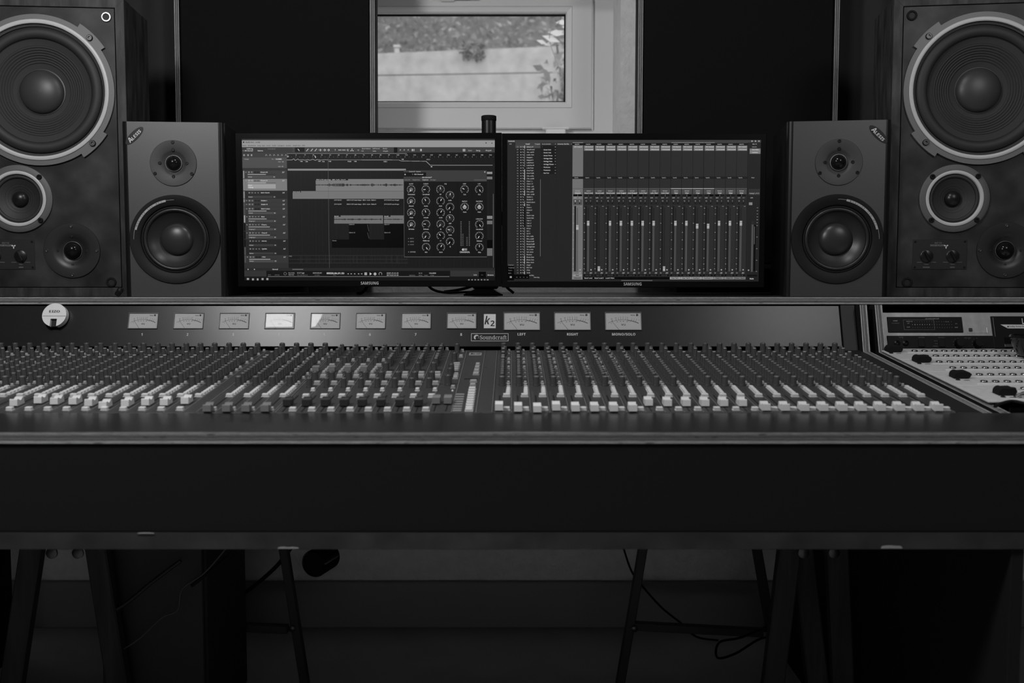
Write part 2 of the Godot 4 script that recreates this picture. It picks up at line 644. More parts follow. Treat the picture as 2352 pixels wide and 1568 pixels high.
func unseen_ceiling_lamp(p: Vector3, energy: float) -> void:  # out of view; lights the window and the wall behind the screens
	var t := thing("unseen_ceiling_lamp", "unseen round flat ceiling lamp out of view, lighting the console and the wall behind the screens", "ceiling lamp", p)
	var glow := mat(0.9, 0.6)
	glow.emission_enabled = true
	glow.emission = Color.WHITE
	glow.emission_energy_multiplier = 3.0
	part("housing", lathe_mesh(P([0.0, -0.03, 0.115, -0.03, 0.125, -0.025, 0.125, 0.0, 0.0, 0.0]), 40), M.white_plastic, t)
	part("diffuser", lathe_mesh(P([0.0, -0.042, 0.05, -0.041, 0.09, -0.036, 0.105, -0.0305]), 40), glow, t)
	var l := SpotLight3D.new()
	l.name = "lamp_light"
	l.position.y = -0.06
	l.rotation.x = -PI / 2
	l.spot_angle = 85.0
	l.spot_angle_attenuation = 0.5
	l.light_energy = energy
	l.light_size = 0.09
	l.spot_range = 10.0
	l.spot_attenuation = 2.0
	l.shadow_enabled = true
	t.add_child(l)

# ------------------------------------------------------------------ the room
const OPEN_L := -0.668
const OPEN_R := 0.294
const OPEN_B := 1.355
const OPEN_T := 1.835

func room() -> void:
	var st := sb()
	box(st, Vector3(0, -0.05, 0), Vector3(5.6, 0.1, 6.2))
	struct("floor", st.commit(), M.floor)
	st = sb()
	box(st, Vector3(0, 2.55, 0), Vector3(5.6, 0.1, 6.2))
	struct("ceiling", st.commit(), M.room)
	# the wall with the window: four blocks round the opening
	st = sb()
	var z := -(WALL_Z + 0.2)
	box(st, Vector3((-2.6 + OPEN_L) / 2, 1.25, z), Vector3(OPEN_L + 2.6, 2.5, 0.4))
	box(st, Vector3((2.6 + OPEN_R) / 2, 1.25, z), Vector3(2.6 - OPEN_R, 2.5, 0.4))
	box(st, Vector3((OPEN_L + OPEN_R) / 2, OPEN_B / 2, z), Vector3(OPEN_R - OPEN_L, OPEN_B, 0.4))
	box(st, Vector3((OPEN_L + OPEN_R) / 2, (2.5 + OPEN_T) / 2, z), Vector3(OPEN_R - OPEN_L, 2.5 - OPEN_T, 0.4))
	struct("wall_back", st.commit(), M.plaster)
	for s in [-1, 1]:
		st = sb()
		box(st, Vector3(2.65 * s, 1.25, 0), Vector3(0.1, 2.5, 6.2))
		struct("wall_left" if s < 0 else "wall_right", st.commit(), M.room)
	st = sb()
	# long low window added behind the camera, daylight fill for the space under the desk
	box(st, Vector3(0, 0.1, 3.05), Vector3(5.2, 0.2, 0.1))
	box(st, Vector3(0, 1.65, 3.05), Vector3(5.2, 1.7, 0.1))
	for s in [-1, 1]: box(st, Vector3(1.95 * s, 0.5, 3.05), Vector3(1.3, 0.6, 0.1))
	struct("wall_front", st.commit(), M.room)
	var w2 := Node3D.new()
	w2.name = "window_2"
	add_child(w2)
	tag(w2, "", "", "", "structure")
	w2.position = Vector3(0, 0.5, 3.05)
	st = sb()
	rect_sweep(st, 1.3, 0.3, P([0, 0.045, 0.05, 0.045, 0.05, -0.045, 0, -0.045]), Transform3D(Basis(Vector3.UP, PI), Vector3.ZERO))
	part("window_frame", st.commit(), M.white_paint, w2)
	part("pane", box_mesh(Vector3(2.52, 0.52, 0.006)), M.glass, w2)
	st = sb()
	box(st, Vector3(0, 0.066, -2.741), Vector3(5.2, 0.132, 0.018), 0.003)
	struct("baseboard_back", st.commit(), mat(0.55, 0.6))

func window() -> void:
	# a small tilting window: fixed frame, sash with a bead, pane, handle, hinge cover
	var w := Node3D.new()
	w.name = "window_1"
	add_child(w)
	tag(w, "", "", "", "structure")
	var cx := -0.187
	var cy := (OPEN_B + OPEN_T) / 2
	w.position = Vector3(cx, cy, -WIN_Z)
	var fw := (OPEN_R - OPEN_L) / 2
	var fh := (OPEN_T - OPEN_B) / 2
	var st := sb()
	rect_sweep(st, fw, fh, P([0, 0.0, 0.052, 0.0, 0.056, -0.004, 0.056, -0.05]))
	part("window_frame", st.commit(), M.white_paint, w)
	# sash: outer edge from the photograph
	var lo := at_depth(698, 295, WIN_Z - 0.015)
	var hi := at_depth(1362, -34, WIN_Z - 0.015)
	var sc := Vector3((lo.x + hi.x) / 2 - cx, (lo.y + hi.y) / 2 - cy, 0)
	var sw := (hi.x - lo.x) / 2
	var sh := (hi.y - lo.y) / 2
	var rail := sw - (at_depth(1300, 100, WIN_Z).x - at_depth(760, 100, WIN_Z).x) / 2
	st = sb()
	rect_sweep(st, sw, sh, P([0, -0.02, 0, 0.012, 0.003, 0.015, rail - 0.019, 0.015, rail - 0.018, 0.0125, rail - 0.017, 0.015, rail - 0.004, 0.011, rail - 0.0005, 0.006, rail, -0.012]), X(sc))
	part("sash", st.commit(), M.white_paint, w)
	st = sb()
	rect_sweep(st, sw - rail + 0.001, sh - rail + 0.001, P([0, -0.006, 0.005, -0.006, 0.005, -0.012]), X(sc))
	part("gasket", st.commit(), M.rubber, w)
	part("pane", box_mesh(Vector3((sw - rail) * 2 + 0.01, (sh - rail) * 2 + 0.01, 0.006), 0.0, sc + Vector3(0, 0, -0.016)), M.glass, w)
	# handle on the top rail
	st = sb()
	box(st, sc + Vector3(0, sh - rail * 0.42, 0.02), Vector3(0.045, 0.03, 0.012), 0.005)
	box(st, sc + Vector3(0.03, sh - rail * 0.42, 0.045), Vector3(0.115, 0.02, 0.014), 0.006)
	lathe(st, P([0.009, 0.02, 0.009, 0.045]), 12, ZX(sc + Vector3(0, sh - rail * 0.42, 0)))
	part("handle", st.commit(), M.white_plastic, w)
	# hinge cover at the foot of the sash
	var hp := at_depth(1276, 300, WIN_Z - 0.02) - w.position
	st = sb()
	box(st, hp + Vector3(0, -0.004, 0.0), Vector3(0.058, 0.026, 0.02), 0.003)
	box(st, hp + Vector3(0, 0.006, 0.004), Vector3(0.078, 0.006, 0.018), 0.002)
	part("hinge_cover", st.commit(), M.white_plastic, w)

# ------------------------------------------------------------------ the garden behind the pane
func garden() -> void:
	var st := sb()
	box(st, Vector3(0, 1.15, -8.2), Vector3(14, 0.1, 10.0))
	var soil := mat(1.0, 1.0)
	triplanar(soil, noise_tex(0.03, 0.5, 0.75, 31), Vector3(1, 1, 1), true)
	var g := struct("ground_outside", st.commit(), soil)
	g.name = "ground"
	# low garden wall of long pale blocks in three courses
	var gw := thing("garden_wall", "low garden wall of long pale stone blocks behind the window pane", "wall", Vector3(0, 1.2, -7.0), 0.0)
	var stone := mat(1.0, 0.9)
	triplanar(stone, noise_tex(0.012, 0.68, 0.80, 32), Vector3(1.3, 1.3, 1.3), true)
	var joint := at_depth(1176, 181, 7.0).y - 1.2
	var crown := at_depth(1176, 127, 7.0).y - 1.2
	var courses := [[-0.02, joint * 0.5 + 0.012], [joint * 0.5, joint * 0.5 - 0.004], [joint + 0.003, crown - joint - 0.003]]
	for c in 3:
		var x := -5.4 - c * 0.9
		while x < 4.0:
			var L := rng.randf_range(2.2, 2.8)
			var sl: float = 0.016
			var sh2: float = 0.040 if c == 2 else 0.016
			var y0: float = courses[c][0]
			var y1: float = y0 + courses[c][1]
			var xa := x + 0.004
			var xb := x + L - 0.004
			part("stone_block", prism_mesh([Vector2(xa, y0 + sl * (xa + 0.3)), Vector2(xb, y0 + sl * (xb + 0.3)), Vector2(xb, y1 - 0.006 + sh2 * (xb + 0.3)), Vector2(xb - 0.006, y1 + sh2 * (xb + 0.3)), Vector2(xa + 0.006, y1 + sh2 * (xa + 0.3)), Vector2(xa, y1 - 0.006 + sh2 * (xa + 0.3))], -0.175, 0.175), stone, gw, X(Vector3(0, 0, rng.randf_range(-0.006, 0.006))))
			x += L
	# hedge: a mass of leaves on its stems
	var leaf := sb()
	for k in 2:
		var q := [Vector3(0, 0, 0), Vector3(0.5, 0.22, 0.05), Vector3(1, 0, 0), Vector3(0.5, -0.22, 0.05)]
		face(leaf, q if k == 0 else [q[3], q[2], q[1], q[0]], Vector3(0.5, 0, -1 if k == 0 else 1))
	var lm: ArrayMesh = leaf.commit()
	var hedge := thing("hedge", "pale blurred hedge above the garden wall outside the window", "hedge", Vector3(0, 1.2, -8.6))
	var leaves := foliage("foliage", lm, 60000, Vector3(-0.4, 2.0, 0), Vector3(4.2, 1.6, 0.30), 0.055, 0.42)
	hedge.add_child(leaves)
	tag(leaves, "", "", "", "stuff")
	var core := mat(1.0, 1.0)
	triplanar(core, noise_tex(0.02, 0.58, 0.72, 36), Vector3(1, 1, 1), true)
	part("inner_branches", box_mesh(Vector3(8.6, 3.4, 0.4), 0.15, Vector3(-0.4, 1.9, -0.35)), core, hedge)
	# dark shrub at the pane's right edge and its paler neighbour
	var spots := [[at_depth(1318, 215, 5.4), Vector3(0.17, 0.14, 0.12), 300, 0.07, 0.42, "dark leafy shrub low at the right edge of the pane"], [at_depth(1330, 120, 5.6), Vector3(0.10, 0.24, 0.12), 150, 0.08, 0.42, "taller dark shrub rising at the right edge of the pane"]]
	for s in spots:
		var sh := thing("shrub", s[5], "shrub", Vector3(s[0].x, 1.2, s[0].z), 0.0)
		var top: float = s[0].y - 1.2
		st = sb()
		for k in 5:
			tube(st, [Vector3(k * 0.02 - 0.04, 0, 0), Vector3(k * 0.03 - 0.06, top * 0.5, 0.02), Vector3((k - 2) * 0.06, top + 0.05, 0.03 * (k - 2))], 0.006, 5, 3)
		part("stem", st.commit(), mat(0.35, 0.9), sh)
		var f := foliage("foliage", lm, s[2], Vector3(0, top, 0), s[1], s[3], s[4])
		sh.add_child(f)
		tag(f, "", "", "", "stuff")
	for q in [[1072, 124, "small dark tuft of leaves on the garden wall, left one of the pair"], [1102, 122, "small dark tuft of leaves on the garden wall, right one of the pair"]]:
		var tp := at_depth(q[0], q[1], 6.86)
		var crest := 1.2 + crown + 0.040 * (tp.x + 0.3)
		var tu := thing("wall_plant", q[2], "plant", Vector3(tp.x, crest, -6.9), 0.0)
		st = sb()
		for k in 3: tube(st, [Vector3(k * 0.01 - 0.01, -0.01, 0), Vector3(k * 0.016 - 0.016, 0.012, 0.05), Vector3(k * 0.02 - 0.02, -0.05, 0.10)], 0.003, 5, 3)
		part("stem", st.commit(), mat(0.3, 0.9), tu)
		var tf := foliage("foliage", lm, 70, Vector3(0, -0.02, 0.10), Vector3(0.030, 0.05, 0.02), 0.032, 0.12)
		tu.add_child(tf)
		tag(tf, "", "", "", "stuff")
	var fl := thing("flowering_twig", "twig with a few bright leaves at the upper right of the pane", "plant", at_depth(1290, 240, 4.2), 0.0)
	fl.position.y = 1.2
	var base := fl.position
	st = sb()
	tube(st, [Vector3.ZERO, Vector3(0.02, 0.5, 0), at_depth(1262, 90, 4.2) - base, at_depth(1285, 50, 4.2) - base], 0.0016, 6, 5)
	part("stem", st.commit(), mat(0.6, 0.9), fl)
	for q in [[1245, 82, 0.05], [1258, 74, 0.045], [1266, 84, 0.04], [1276, 52, 0.035], [1290, 62, 0.035], [1250, 104, 0.03], [1232, 92, 0.03]]:
		part("leaf", lm, mat(0.93, 0.6), fl, Transform3D(Basis.from_euler(Vector3(-0.3, 0.2, rng.randf_range(-0.6, 0.9))).scaled(Vector3.ONE * q[2] * 1.6), at_depth(q[0], q[1], 4.2) - base))
	var post := thing("garden_post", "slim pale post standing behind the garden wall at the pane's left", "post", Vector3(at_depth(912, 100, 7.4).x, 1.2, -7.4), 0.0)
	part("shaft", box_mesh(Vector3(0.035, 1.42, 0.035), 0.002, Vector3(0, 0.71, 0)), mat(0.8, 0.7), post)
	part("cap", box_mesh(Vector3(0.05, 0.02, 0.05), 0.004, Vector3(0, 1.43, 0)), mat(0.8, 0.7), post)

func foliage(called: String, lm: Mesh, count: int, c: Vector3, half: Vector3, size: float, g: float) -> MultiMeshInstance3D:
	var mm := MultiMesh.new()
	mm.transform_format = MultiMesh.TRANSFORM_3D
	mm.use_colors = true
	mm.mesh = lm
	mm.instance_count = count
	for i in count:
		var d := Vector3(rng.randf_range(-1, 1), rng.randf_range(-1, 1), rng.randf_range(-1, 1))
		var b := Basis.from_euler(Vector3(rng.randf_range(-1, 1), rng.randf_range(-3, 3), rng.randf_range(-1.5, 1.5))).scaled(Vector3.ONE * size * rng.randf_range(0.6, 1.3))
		mm.set_instance_transform(i, Transform3D(b, c + d * half))
		var v := g * rng.randf_range(0.85, 1.12)
		mm.set_instance_color(i, Color(v, v, v))
	var o := MultiMeshInstance3D.new()
	o.name = called
	o.multimesh = mm
	var m := mat(1.0, 0.7)
	m.vertex_color_use_as_albedo = true
	m.backlight_enabled = true
	m.backlight = Color(0.3, 0.3, 0.3)
	m.cull_mode = BaseMaterial3D.CULL_DISABLED
	o.material_override = m
	return o

# ------------------------------------------------------------------ acoustic panels and curtains in front of the wall
func panel(label: String, x0: float, x1: float, lean: float) -> void:
	var y0 := 1.006
	var y1 := 2.2
	var t := thing("acoustic_panel", label, "acoustic panel", Vector3((x0 + x1) / 2, y0, -2.6), 0.0, "black panels beside the window")
	t.rotation.z = lean
	var w := x1 - x0
	var h := y1 - y0
	for s in [-1, 1]:
		var st := sb()
		box(st, Vector3(s * (w / 2 - 0.006), h / 2, -0.03), Vector3(0.012, h, 0.06), 0.0005)
		part("side_board", st.commit(), M.black_board, t)
		st = sb()
		var xx: float = s * (w / 2 - 0.006)
		face(st, [Vector3(xx - 0.006, 0, 0.0006), Vector3(xx + 0.006, 0, 0.0006), Vector3(xx + 0.006, h, 0.0006), Vector3(xx - 0.006, h, 0.0006)], Vector3(0, 0, -1), [Vector2(0, 0), Vector2(0, 1), Vector2(h, 1), Vector2(h, 0)])
		part("board_edge", st.commit(), M.ply_panel, t)
	for y in [0.006, h - 0.006]:
		part("cross_board", box_mesh(Vector3(w - 0.025, 0.012, 0.06), 0.0005, Vector3(0, y, -0.03)), M.black_board, t)
	var st2 := sb()
	box(st2, Vector3(0, h / 2, -0.028), Vector3(w - 0.0245, h - 0.0245, 0.046), 0.004)
	part("felt_face", st2.commit(), M.felt, t)

func curtain(label: String, x0: float, x1: float, seedv: int) -> void:
	var n := 90
	var top := 2.42
	var st := sb()
	var fn := FastNoiseLite.new()
	fn.seed = seedv
	fn.frequency = 1.0
	var pts := []
	for j in 7:
		var row := []
		for i in n + 1:
			var u := float(i) / n
			var x := lerpf(x0, x1, u)
			var y := 0.93 + (top - 0.93) * j / 6.0
			var zz := -2.69 + sin(x * 46.0 + 1.5 * fn.get_noise_2d(x * 3.0, y * 0.8)) * 0.022 + 0.012 * fn.get_noise_2d(x * 9.0, y)
			row.append(Vector3(x, y, zz))
		pts.append(row)
	for side in [1, -1]:
		for j in 6:
			for i in n:
				var o := Vector3(0, 0, 0.0015 * side)
				var q := [pts[j][i] + o, pts[j][i + 1] + o, pts[j + 1][i + 1] + o, pts[j + 1][i] + o]
				var na: Vector3 = ((pts[j][mini(i + 1, n)] - pts[j][maxi(i - 1, 0)]).cross(Vector3.UP)).normalized() * side
				var nb: Vector3 = ((pts[j][mini(i + 2, n)] - pts[j][i]).cross(Vector3.UP)).normalized() * side
				var nn := [na, nb, nb, na]
				for k in ([0, 2, 1, 0, 3, 2] if side == 1 else [0, 1, 2, 0, 2, 3]):
					vert(st, q[k], nn[k])
	var t := thing("curtain", label, "curtain", Vector3(0, 0, 0), 0.0, "black curtains behind the loudspeakers")
	part("cloth", st.commit(), M.cloth, t)
	part("rod", tube_mesh([Vector3(x0 - 0.03, top + 0.012, -2.69), Vector3(x1 + 0.03, top + 0.012, -2.69)], 0.012, 10, 1), M.dark_steel, t)

func wall_side_things() -> void:
	panel("black felt acoustic panel on the left of the window, raw plywood edge against the sash", -0.868, -0.3555, -0.006)
	panel("black felt acoustic panel on the right of the window, its plywood edge against the plaster", 0.3235, 0.838, 0.0)
	curtain("black folded curtain on the left, hanging behind the lighter grey loudspeaker", -2.3, -0.55, 3)
	curtain("black folded curtain on the right, hanging behind the darker grey loudspeaker", 0.44, 2.3, 5)

# ------------------------------------------------------------------ the desk
# plywood board with dark faces and a striped front edge
func board(t: Node3D, called: String, x0: float, x1: float, y0: float, y1: float, z0: float, z1: float, top: Material, edge: Material) -> void:
	var st := sb()
	box(st, Vector3((x0 + x1) / 2, (y0 + y1) / 2, -(z0 + z1) / 2), Vector3(x1 - x0, y1 - y0, z1 - z0), 0.0008)
	var o := part(called, st.commit(), top, t)
	st = sb()
	var zf := -z0 + 0.0004
	var h := (y1 - y0) - 0.0012
	var yb := y0 + 0.0006
	face(st, [Vector3(x0, yb, zf), Vector3(x1, yb, zf), Vector3(x1, yb + h, zf), Vector3(x0, yb + h, zf)], Vector3(0, 0.7, -9), [Vector2(x0 * 1.3, 1), Vector2(x1 * 1.3, 1), Vector2(x1 * 1.3, 0), Vector2(x0 * 1.3, 0)])
	part("board_edge", st.commit(), edge, o)

# side cheek of the desk: a plywood profile in the zy plane with a dark face and a striped edge
func cheek(t: Node3D, x0: float, x1: float, prof: Array, bottom: float) -> void:
	var poly := []
	for p in prof: poly.append(Vector2(-p.x, p.y))       # prof holds (depth, height), from the front to the top
	var outline := poly.duplicate()
	outline.append(Vector2(-2.55, poly[-1].y))
	outline.append(Vector2(-2.55, bottom))
	outline.append(Vector2(poly[0].x, bottom))
	# extrude along x: local x = -z world, so turn the prism
	var xf := Transform3D(Basis(Vector3(0, 0, 1), Vector3(0, 1, 0), Vector3(-1, 0, 0)), Vector3(0, 0, 0))
	var o := part("cheek", prism_mesh(outline, -x1, -x0, xf), M.black_board, t)
	var st := sb()
	var run := 0.0
	for i in poly.size() - 1:
		var a: Vector2 = poly[i]
		var b: Vector2 = poly[i + 1]
		var e := b - a
		var n := Vector2(e.y, -e.x).normalized()
		if n.y < -0.01: n = -n
		if absf(n.y) <= 0.01: n = Vector2(1, 0)
		var L := e.length()
		var oa := a + n * 0.0006
		var ob := b + n * 0.0006
		face(st, [Vector3(x0, oa.y, oa.x), Vector3(x1, oa.y, oa.x), Vector3(x1, ob.y, ob.x), Vector3(x0, ob.y, ob.x)], Vector3((x0 + x1) / 2, (oa.y + ob.y) / 2 - n.y, (oa.x + ob.x) / 2 - n.x), [Vector2(run, 0), Vector2(run, 1), Vector2(run + L * 1.3, 1), Vector2(run + L * 1.3, 0)])
		run += L * 1.3
	part("board_edge", st.commit(), M.ply, o)

func desk() -> void:
	var t := thing("studio_desk", "long black studio desk with raw plywood edges, built round the mixing console", "desk")
	# armrest board in front of the console, front panel and lower board below it
	board(t, "armrest_board", -1.35, 1.35, 0.7592, 0.7762, 1.376, 1.40, M.laminate, M.ply_front)
	# its top rises a little towards the console
	var arm := prism_mesh(P([-1.3768, 0.7600, -1.3768, 0.7764, -1.5332, 0.7802, -1.5332, 0.7600]), -1.35, 1.35, Transform3D(Basis(Vector3(0, 0, 1), Vector3(0, 1, 0), Vector3(-1, 0, 0)), Vector3.ZERO))
	part("armrest_top", arm, M.laminate, t)
	part("front_panel", box_mesh(Vector3(2.66, 0.1252, 0.018), 0.001, Vector3(0, 0.6964, -1.3875)), M.black_board, t)
	board(t, "lower_board", -1.35, 1.35, 0.6095, 0.6335, 1.376, 2.55, M.black_board, M.rail)
	for c in [[662, 1257.5, 50, 5], [2048, 1257, 50, 7], [335, 1223, 40, 3]]:
		var p := at_depth(c[0], c[1], 1.3745)
		var poly := []
		for k in 9:
			var a := PI * k / 8.0
			poly.append(Vector2(cos(a) * c[2] * 0.5 * 0.0006, -0.0012 + pow(sin(a), 0.5) * c[3] * 0.0006 * rng.randf_range(0.8, 1.1)))
		part("chipped_paint", prism_mesh(poly, 0.0, 0.0006, X(p)), M.chip, t)
	# shelf above the meter panel
	board(t, "shelf_board", -1.6, 1.6, 0.9287, SHELF_Y, 2.125, 2.58, M.laminate_shelf, M.ply)
	part("back_panel", box_mesh(Vector3(3.0, 0.32, 0.018), 0.001, Vector3(0, 0.775, -2.56)), M.black_board, t)
	# cheeks between the console and the patch bays
	cheek(t, 0.7330, 0.7480, [Vector2(1.533, 0.7785), Vector2(2.072, 0.8315), Vector2(2.1, 0.9285)], 0.6336)
	cheek(t, 0.7644, 0.7800, [Vector2(1.533, 0.7765), Vector2(2.068, 0.8305), Vector2(2.1, 0.9285)], 0.6336)
	cheek(t, -1.262, -1.244, [Vector2(1.533, 0.7785), Vector2(2.072, 0.8315), Vector2(2.1, 0.9285)], 0.6336)
	cheek(t, 1.30, 1.318, [Vector2(1.533, 0.7785), Vector2(2.072, 0.8315), Vector2(2.1, 0.9285)], 0.6336)
	# leg panels
	for x in [0.7135, -1.30]:
		var st := sb()
		box(st, Vector3(x, 0.304, -1.95), Vector3(0.018, 0.609, 1.14), 0.0008)
		part("leg_panel", st.commit(), M.black_board, t)
	# dark void between console box and desk is closed by an inner floor
	part("spacer", box_mesh(Vector3(0.0164, 0.06, 0.54), 0.001, Vector3(0.7562, 0.742, -1.805)), M.black_board, t)

# ------------------------------------------------------------------ the mixing console
var knob_list := []      # [transform, mesh key]
var button_list := []

func knob_mesh(d: float, h: float, cap: float, ribbed := false) -> ArrayMesh:
	var key := "k%.1f_%.1f_%.2f_%s" % [d * 1e4, h * 1e4, cap, ribbed]
	if meshes.has(key): return meshes[key]
	var st := sb()
	var r := d / 2
	col = Color(0.05, 0.05, 0.05)
	lathe(st, P([r * 1.16, 0.0, r * 1.18, h * 0.06, r * 1.05, h * 0.15]), 14)
	col = Color(0.082, 0.082, 0.082)
	lathe(st, P([r * 1.05, h * 0.15, r, h * 0.3, r * 0.94, h * 0.94]), 28 if ribbed else 20, Transform3D(), 0.035 if ribbed else 0.02)
	lathe(st, P([r * 0.93, h * 0.93, r * 0.86, h * 0.985, r * 0.78, h]), 14)
	col = Color(cap, cap, cap)
	lathe(st, P([r * 0.80, h * 1.0, r * 0.72, h * 1.015, 0.0, h * 1.02]), 14)
	col = Color(0.45, 0.45, 0.45)
	box(st, Vector3(0, h * 1.01, r * 0.45), Vector3(r * 0.16, h * 0.04, r * 0.75), 0.0)
	box(st, Vector3(0, h * 0.66, r * 0.95), Vector3(r * 0.16, h * 0.55, r * 0.1), 0.0, Transform3D(Basis(Vector3.RIGHT, -0.06), Vector3(0, 0, 0.0)))
	col = Color.WHITE
	meshes[key] = st.commit()
	return meshes[key]

func cap_button(w: float, l: float, h: float) -> ArrayMesh:
	var key := "b%.1f_%.1f_%.1f" % [w * 1e4, l * 1e4, h * 1e4]
	if meshes.has(key): return meshes[key]
	var st := sb()
	box(st, Vector3(0, h / 2 + 0.0004, 0), Vector3(w, h, l), 0.0008)
	box(st, Vector3(0, 0.0004, 0), Vector3(w + 0.0016, 0.0008, l + 0.0016), 0.0)
	meshes[key] = st.commit()
	return meshes[key]

# saddle-shaped fader cap: profile in the plane along the slot
func fader_mesh() -> ArrayMesh:
	if meshes.has("fader"): return meshes.fader
	var st := sb()
	var poly := PackedVector2Array(P([-0.0125, 0.0025, -0.0115, 0.0015, 0.0115, 0.0015, 0.0125, 0.0025, 0.0105, 0.0118, 0.0092, 0.0128, 0.0055, 0.0118, 0.002, 0.0092, -0.002, 0.0092, -0.0055, 0.0118, -0.0092, 0.0128, -0.0105, 0.0118]))
	prism(st, poly, -0.0062, 0.0062, Transform3D(Basis(Vector3(0, 0, 1), Vector3(0, 1, 0), Vector3(-1, 0, 0)), Vector3.ZERO))
	box(st, Vector3(0, 0.0008, 0), Vector3(0.002, 0.0016, 0.006), 0.0)
	box(st, Vector3(0, 0.0093, 0), Vector3(0.0126, 0.0006, 0.0009), 0.0)
	meshes.fader = st.commit()
	return meshes.fader

func add_knob(x: float, z: float, d := 0.0086, h := 0.017, cap := 0.09, ribbed := false, turn := 99.0) -> void:
	var a := turn if turn < 90.0 else rng.randf_range(-0.5, 0.5)
	knob_list.append([deck_xf(x, z) * Transform3D(Basis(Vector3.UP, a), Vector3.ZERO), knob_mesh(d, h, cap, ribbed), z])

func add_button(x: float, z: float, w: float, l: float, h: float, m := 0) -> void:
	button_list.append([deck_xf(x, z), cap_button(w, l, h), z, m])

func deck_z(py: float) -> float:
	return deck_px(1176, py).y

const ROWS := [2.070, 2.040, 2.018, 1.978, 1.940, 1.921, 1.895, 1.876, 1.858, 1.838, 1.820, 1.801, 1.783, 1.764, 1.734]

func fader(t: Node3D, p: Vector2, m: Material) -> void:
	wpart("fader_cap", fader_mesh(), m, t, deck_xf(p.x, p.y))

func slot(t: Node3D, x: float, z0: float, z1: float) -> void:
	var st := sb()
	box(st, Vector3(0, 0.0002, 0), Vector3(0.0022, 0.0006, (z1 - z0)), 0.0)
	wpart("fader_slot", st.commit(), M.print_black, t, deck_xf(x, (z0 + z1) / 2))

func strip(t: Node3D, x0: float, x1: float, printed := false) -> void:
	# one module of the console: a thin panel with a hairline gap to its neighbour
	var z0 := 1.534
	var z1 := 2.088
	var st := sb()
	box(st, Vector3(0, -0.0015, 0), Vector3(x1 - x0 - 0.0003, 0.003, (z1 - z0)), 0.0004)
	var o := wpart("channel_strip", st.commit(), M.console, t, deck_xf((x0 + x1) / 2, (z0 + z1) / 2))
	st = sb()
	box(st, Vector3((x1 - x0) / 2 - 0.0007, 0.0001, 0), Vector3(0.0009, 0.0004, (z1 - z0) - 0.004), 0.0)
	part("dividing_line", st.commit(), M.print_grey, o)
	if printed:
		if not meshes.has("print"):
			var im := picture(120, 1108, 0.245)
			for y in 1108:
				for x in 120:
					if rng.randf() < 0.35: im.set_pixel(x, y, Color.WHITE * rng.randf_range(0.22, 0.275))
			for z in ROWS:
				var yy: float = (2.088 - z) * 2000.0 / 1.0003
				for k in 7:
					var a := -0.6 + k * (PI + 1.2) / 6.0
					fill(im, 50 + cos(a) * 26 - 1, yy - sin(a) * 26 - 1, 50 + cos(a) * 26 + 1, yy - sin(a) * 26 + 1, 0.5)
				fill(im, 8, yy + 3, 8 + rng.randi_range(8, 18), yy + 5, 0.42)
				fill(im, 88, yy - 6, 88 + rng.randi_range(10, 26), yy - 4, 0.45)
				fill(im, 90, yy + 5, 90 + rng.randi_range(6, 20), yy + 7, 0.38)
			for k in 22: fill(im, 12 if k % 2 else 8, 800 + k * 12, 22, 802 + k * 12, 0.42)
			fill(im, 60, 760, 61, 880, 0.36)
			meshes["print"] = ImageTexture.create_from_image(im)
			M.strip_print = mat(1.0, 0.5)
			M.strip_print.albedo_texture = meshes["print"]
			var q := sb()
			var w := 0.0285
			var d := 0.553
			face(q, [Vector3(-w / 2, 0, d / 2), Vector3(w / 2, 0, d / 2), Vector3(w / 2, 0, -d / 2), Vector3(-w / 2, 0, -d / 2)], Vector3(0, -1, 0), [Vector2(0, 1), Vector2(1, 1), Vector2(1, 0), Vector2(0, 0)])
			meshes["print_quad"] = q.commit()
		part("panel_print", meshes["print_quad"], M.strip_print, o, X(Vector3(0, 0.00012, 0)))

func channel(t: Node3D, x: float, fade: Vector2, fm: Material) -> void:
	strip(t, x - 0.0125, x + 0.0175, true)
	for i in ROWS.size():
		var big := i == 0 or i == 14
		var cap := 0.48 if i >= 2 and i <= 5 else 0.08 if i < 2 else 0.17
		add_knob(x + (0.003 if i == 1 else 0.0), ROWS[i], 0.0116 if i == 0 else 0.0108 if i == 14 else 0.0092 if i == 5 else 0.0086, 0.0185 if i == 0 else 0.017, cap, big)
	for py in [806.0, 815.0, 826.0, 834.0, 845.0, 851.0, 860.0, 869.0, 880.0, 885.5]:
		add_button(x + 0.0112, deck_z(py), 0.0050, 0.0042, 0.004, 1)
	for k in 5:
		add_button(x + 0.0116 - 0.0002 * k, deck_z(891.0 + 3.6 * k), 0.0064, 0.0086, 0.0042)
	add_button(x + 0.0085, deck_z(910.5), 0.0112, 0.008, 0.005)
	add_button(x + 0.009, deck_z(941.5), 0.0100, 0.008, 0.005)
	slot(t, fade.x, 1.545, 1.655)
	fader(t, fade, fm)

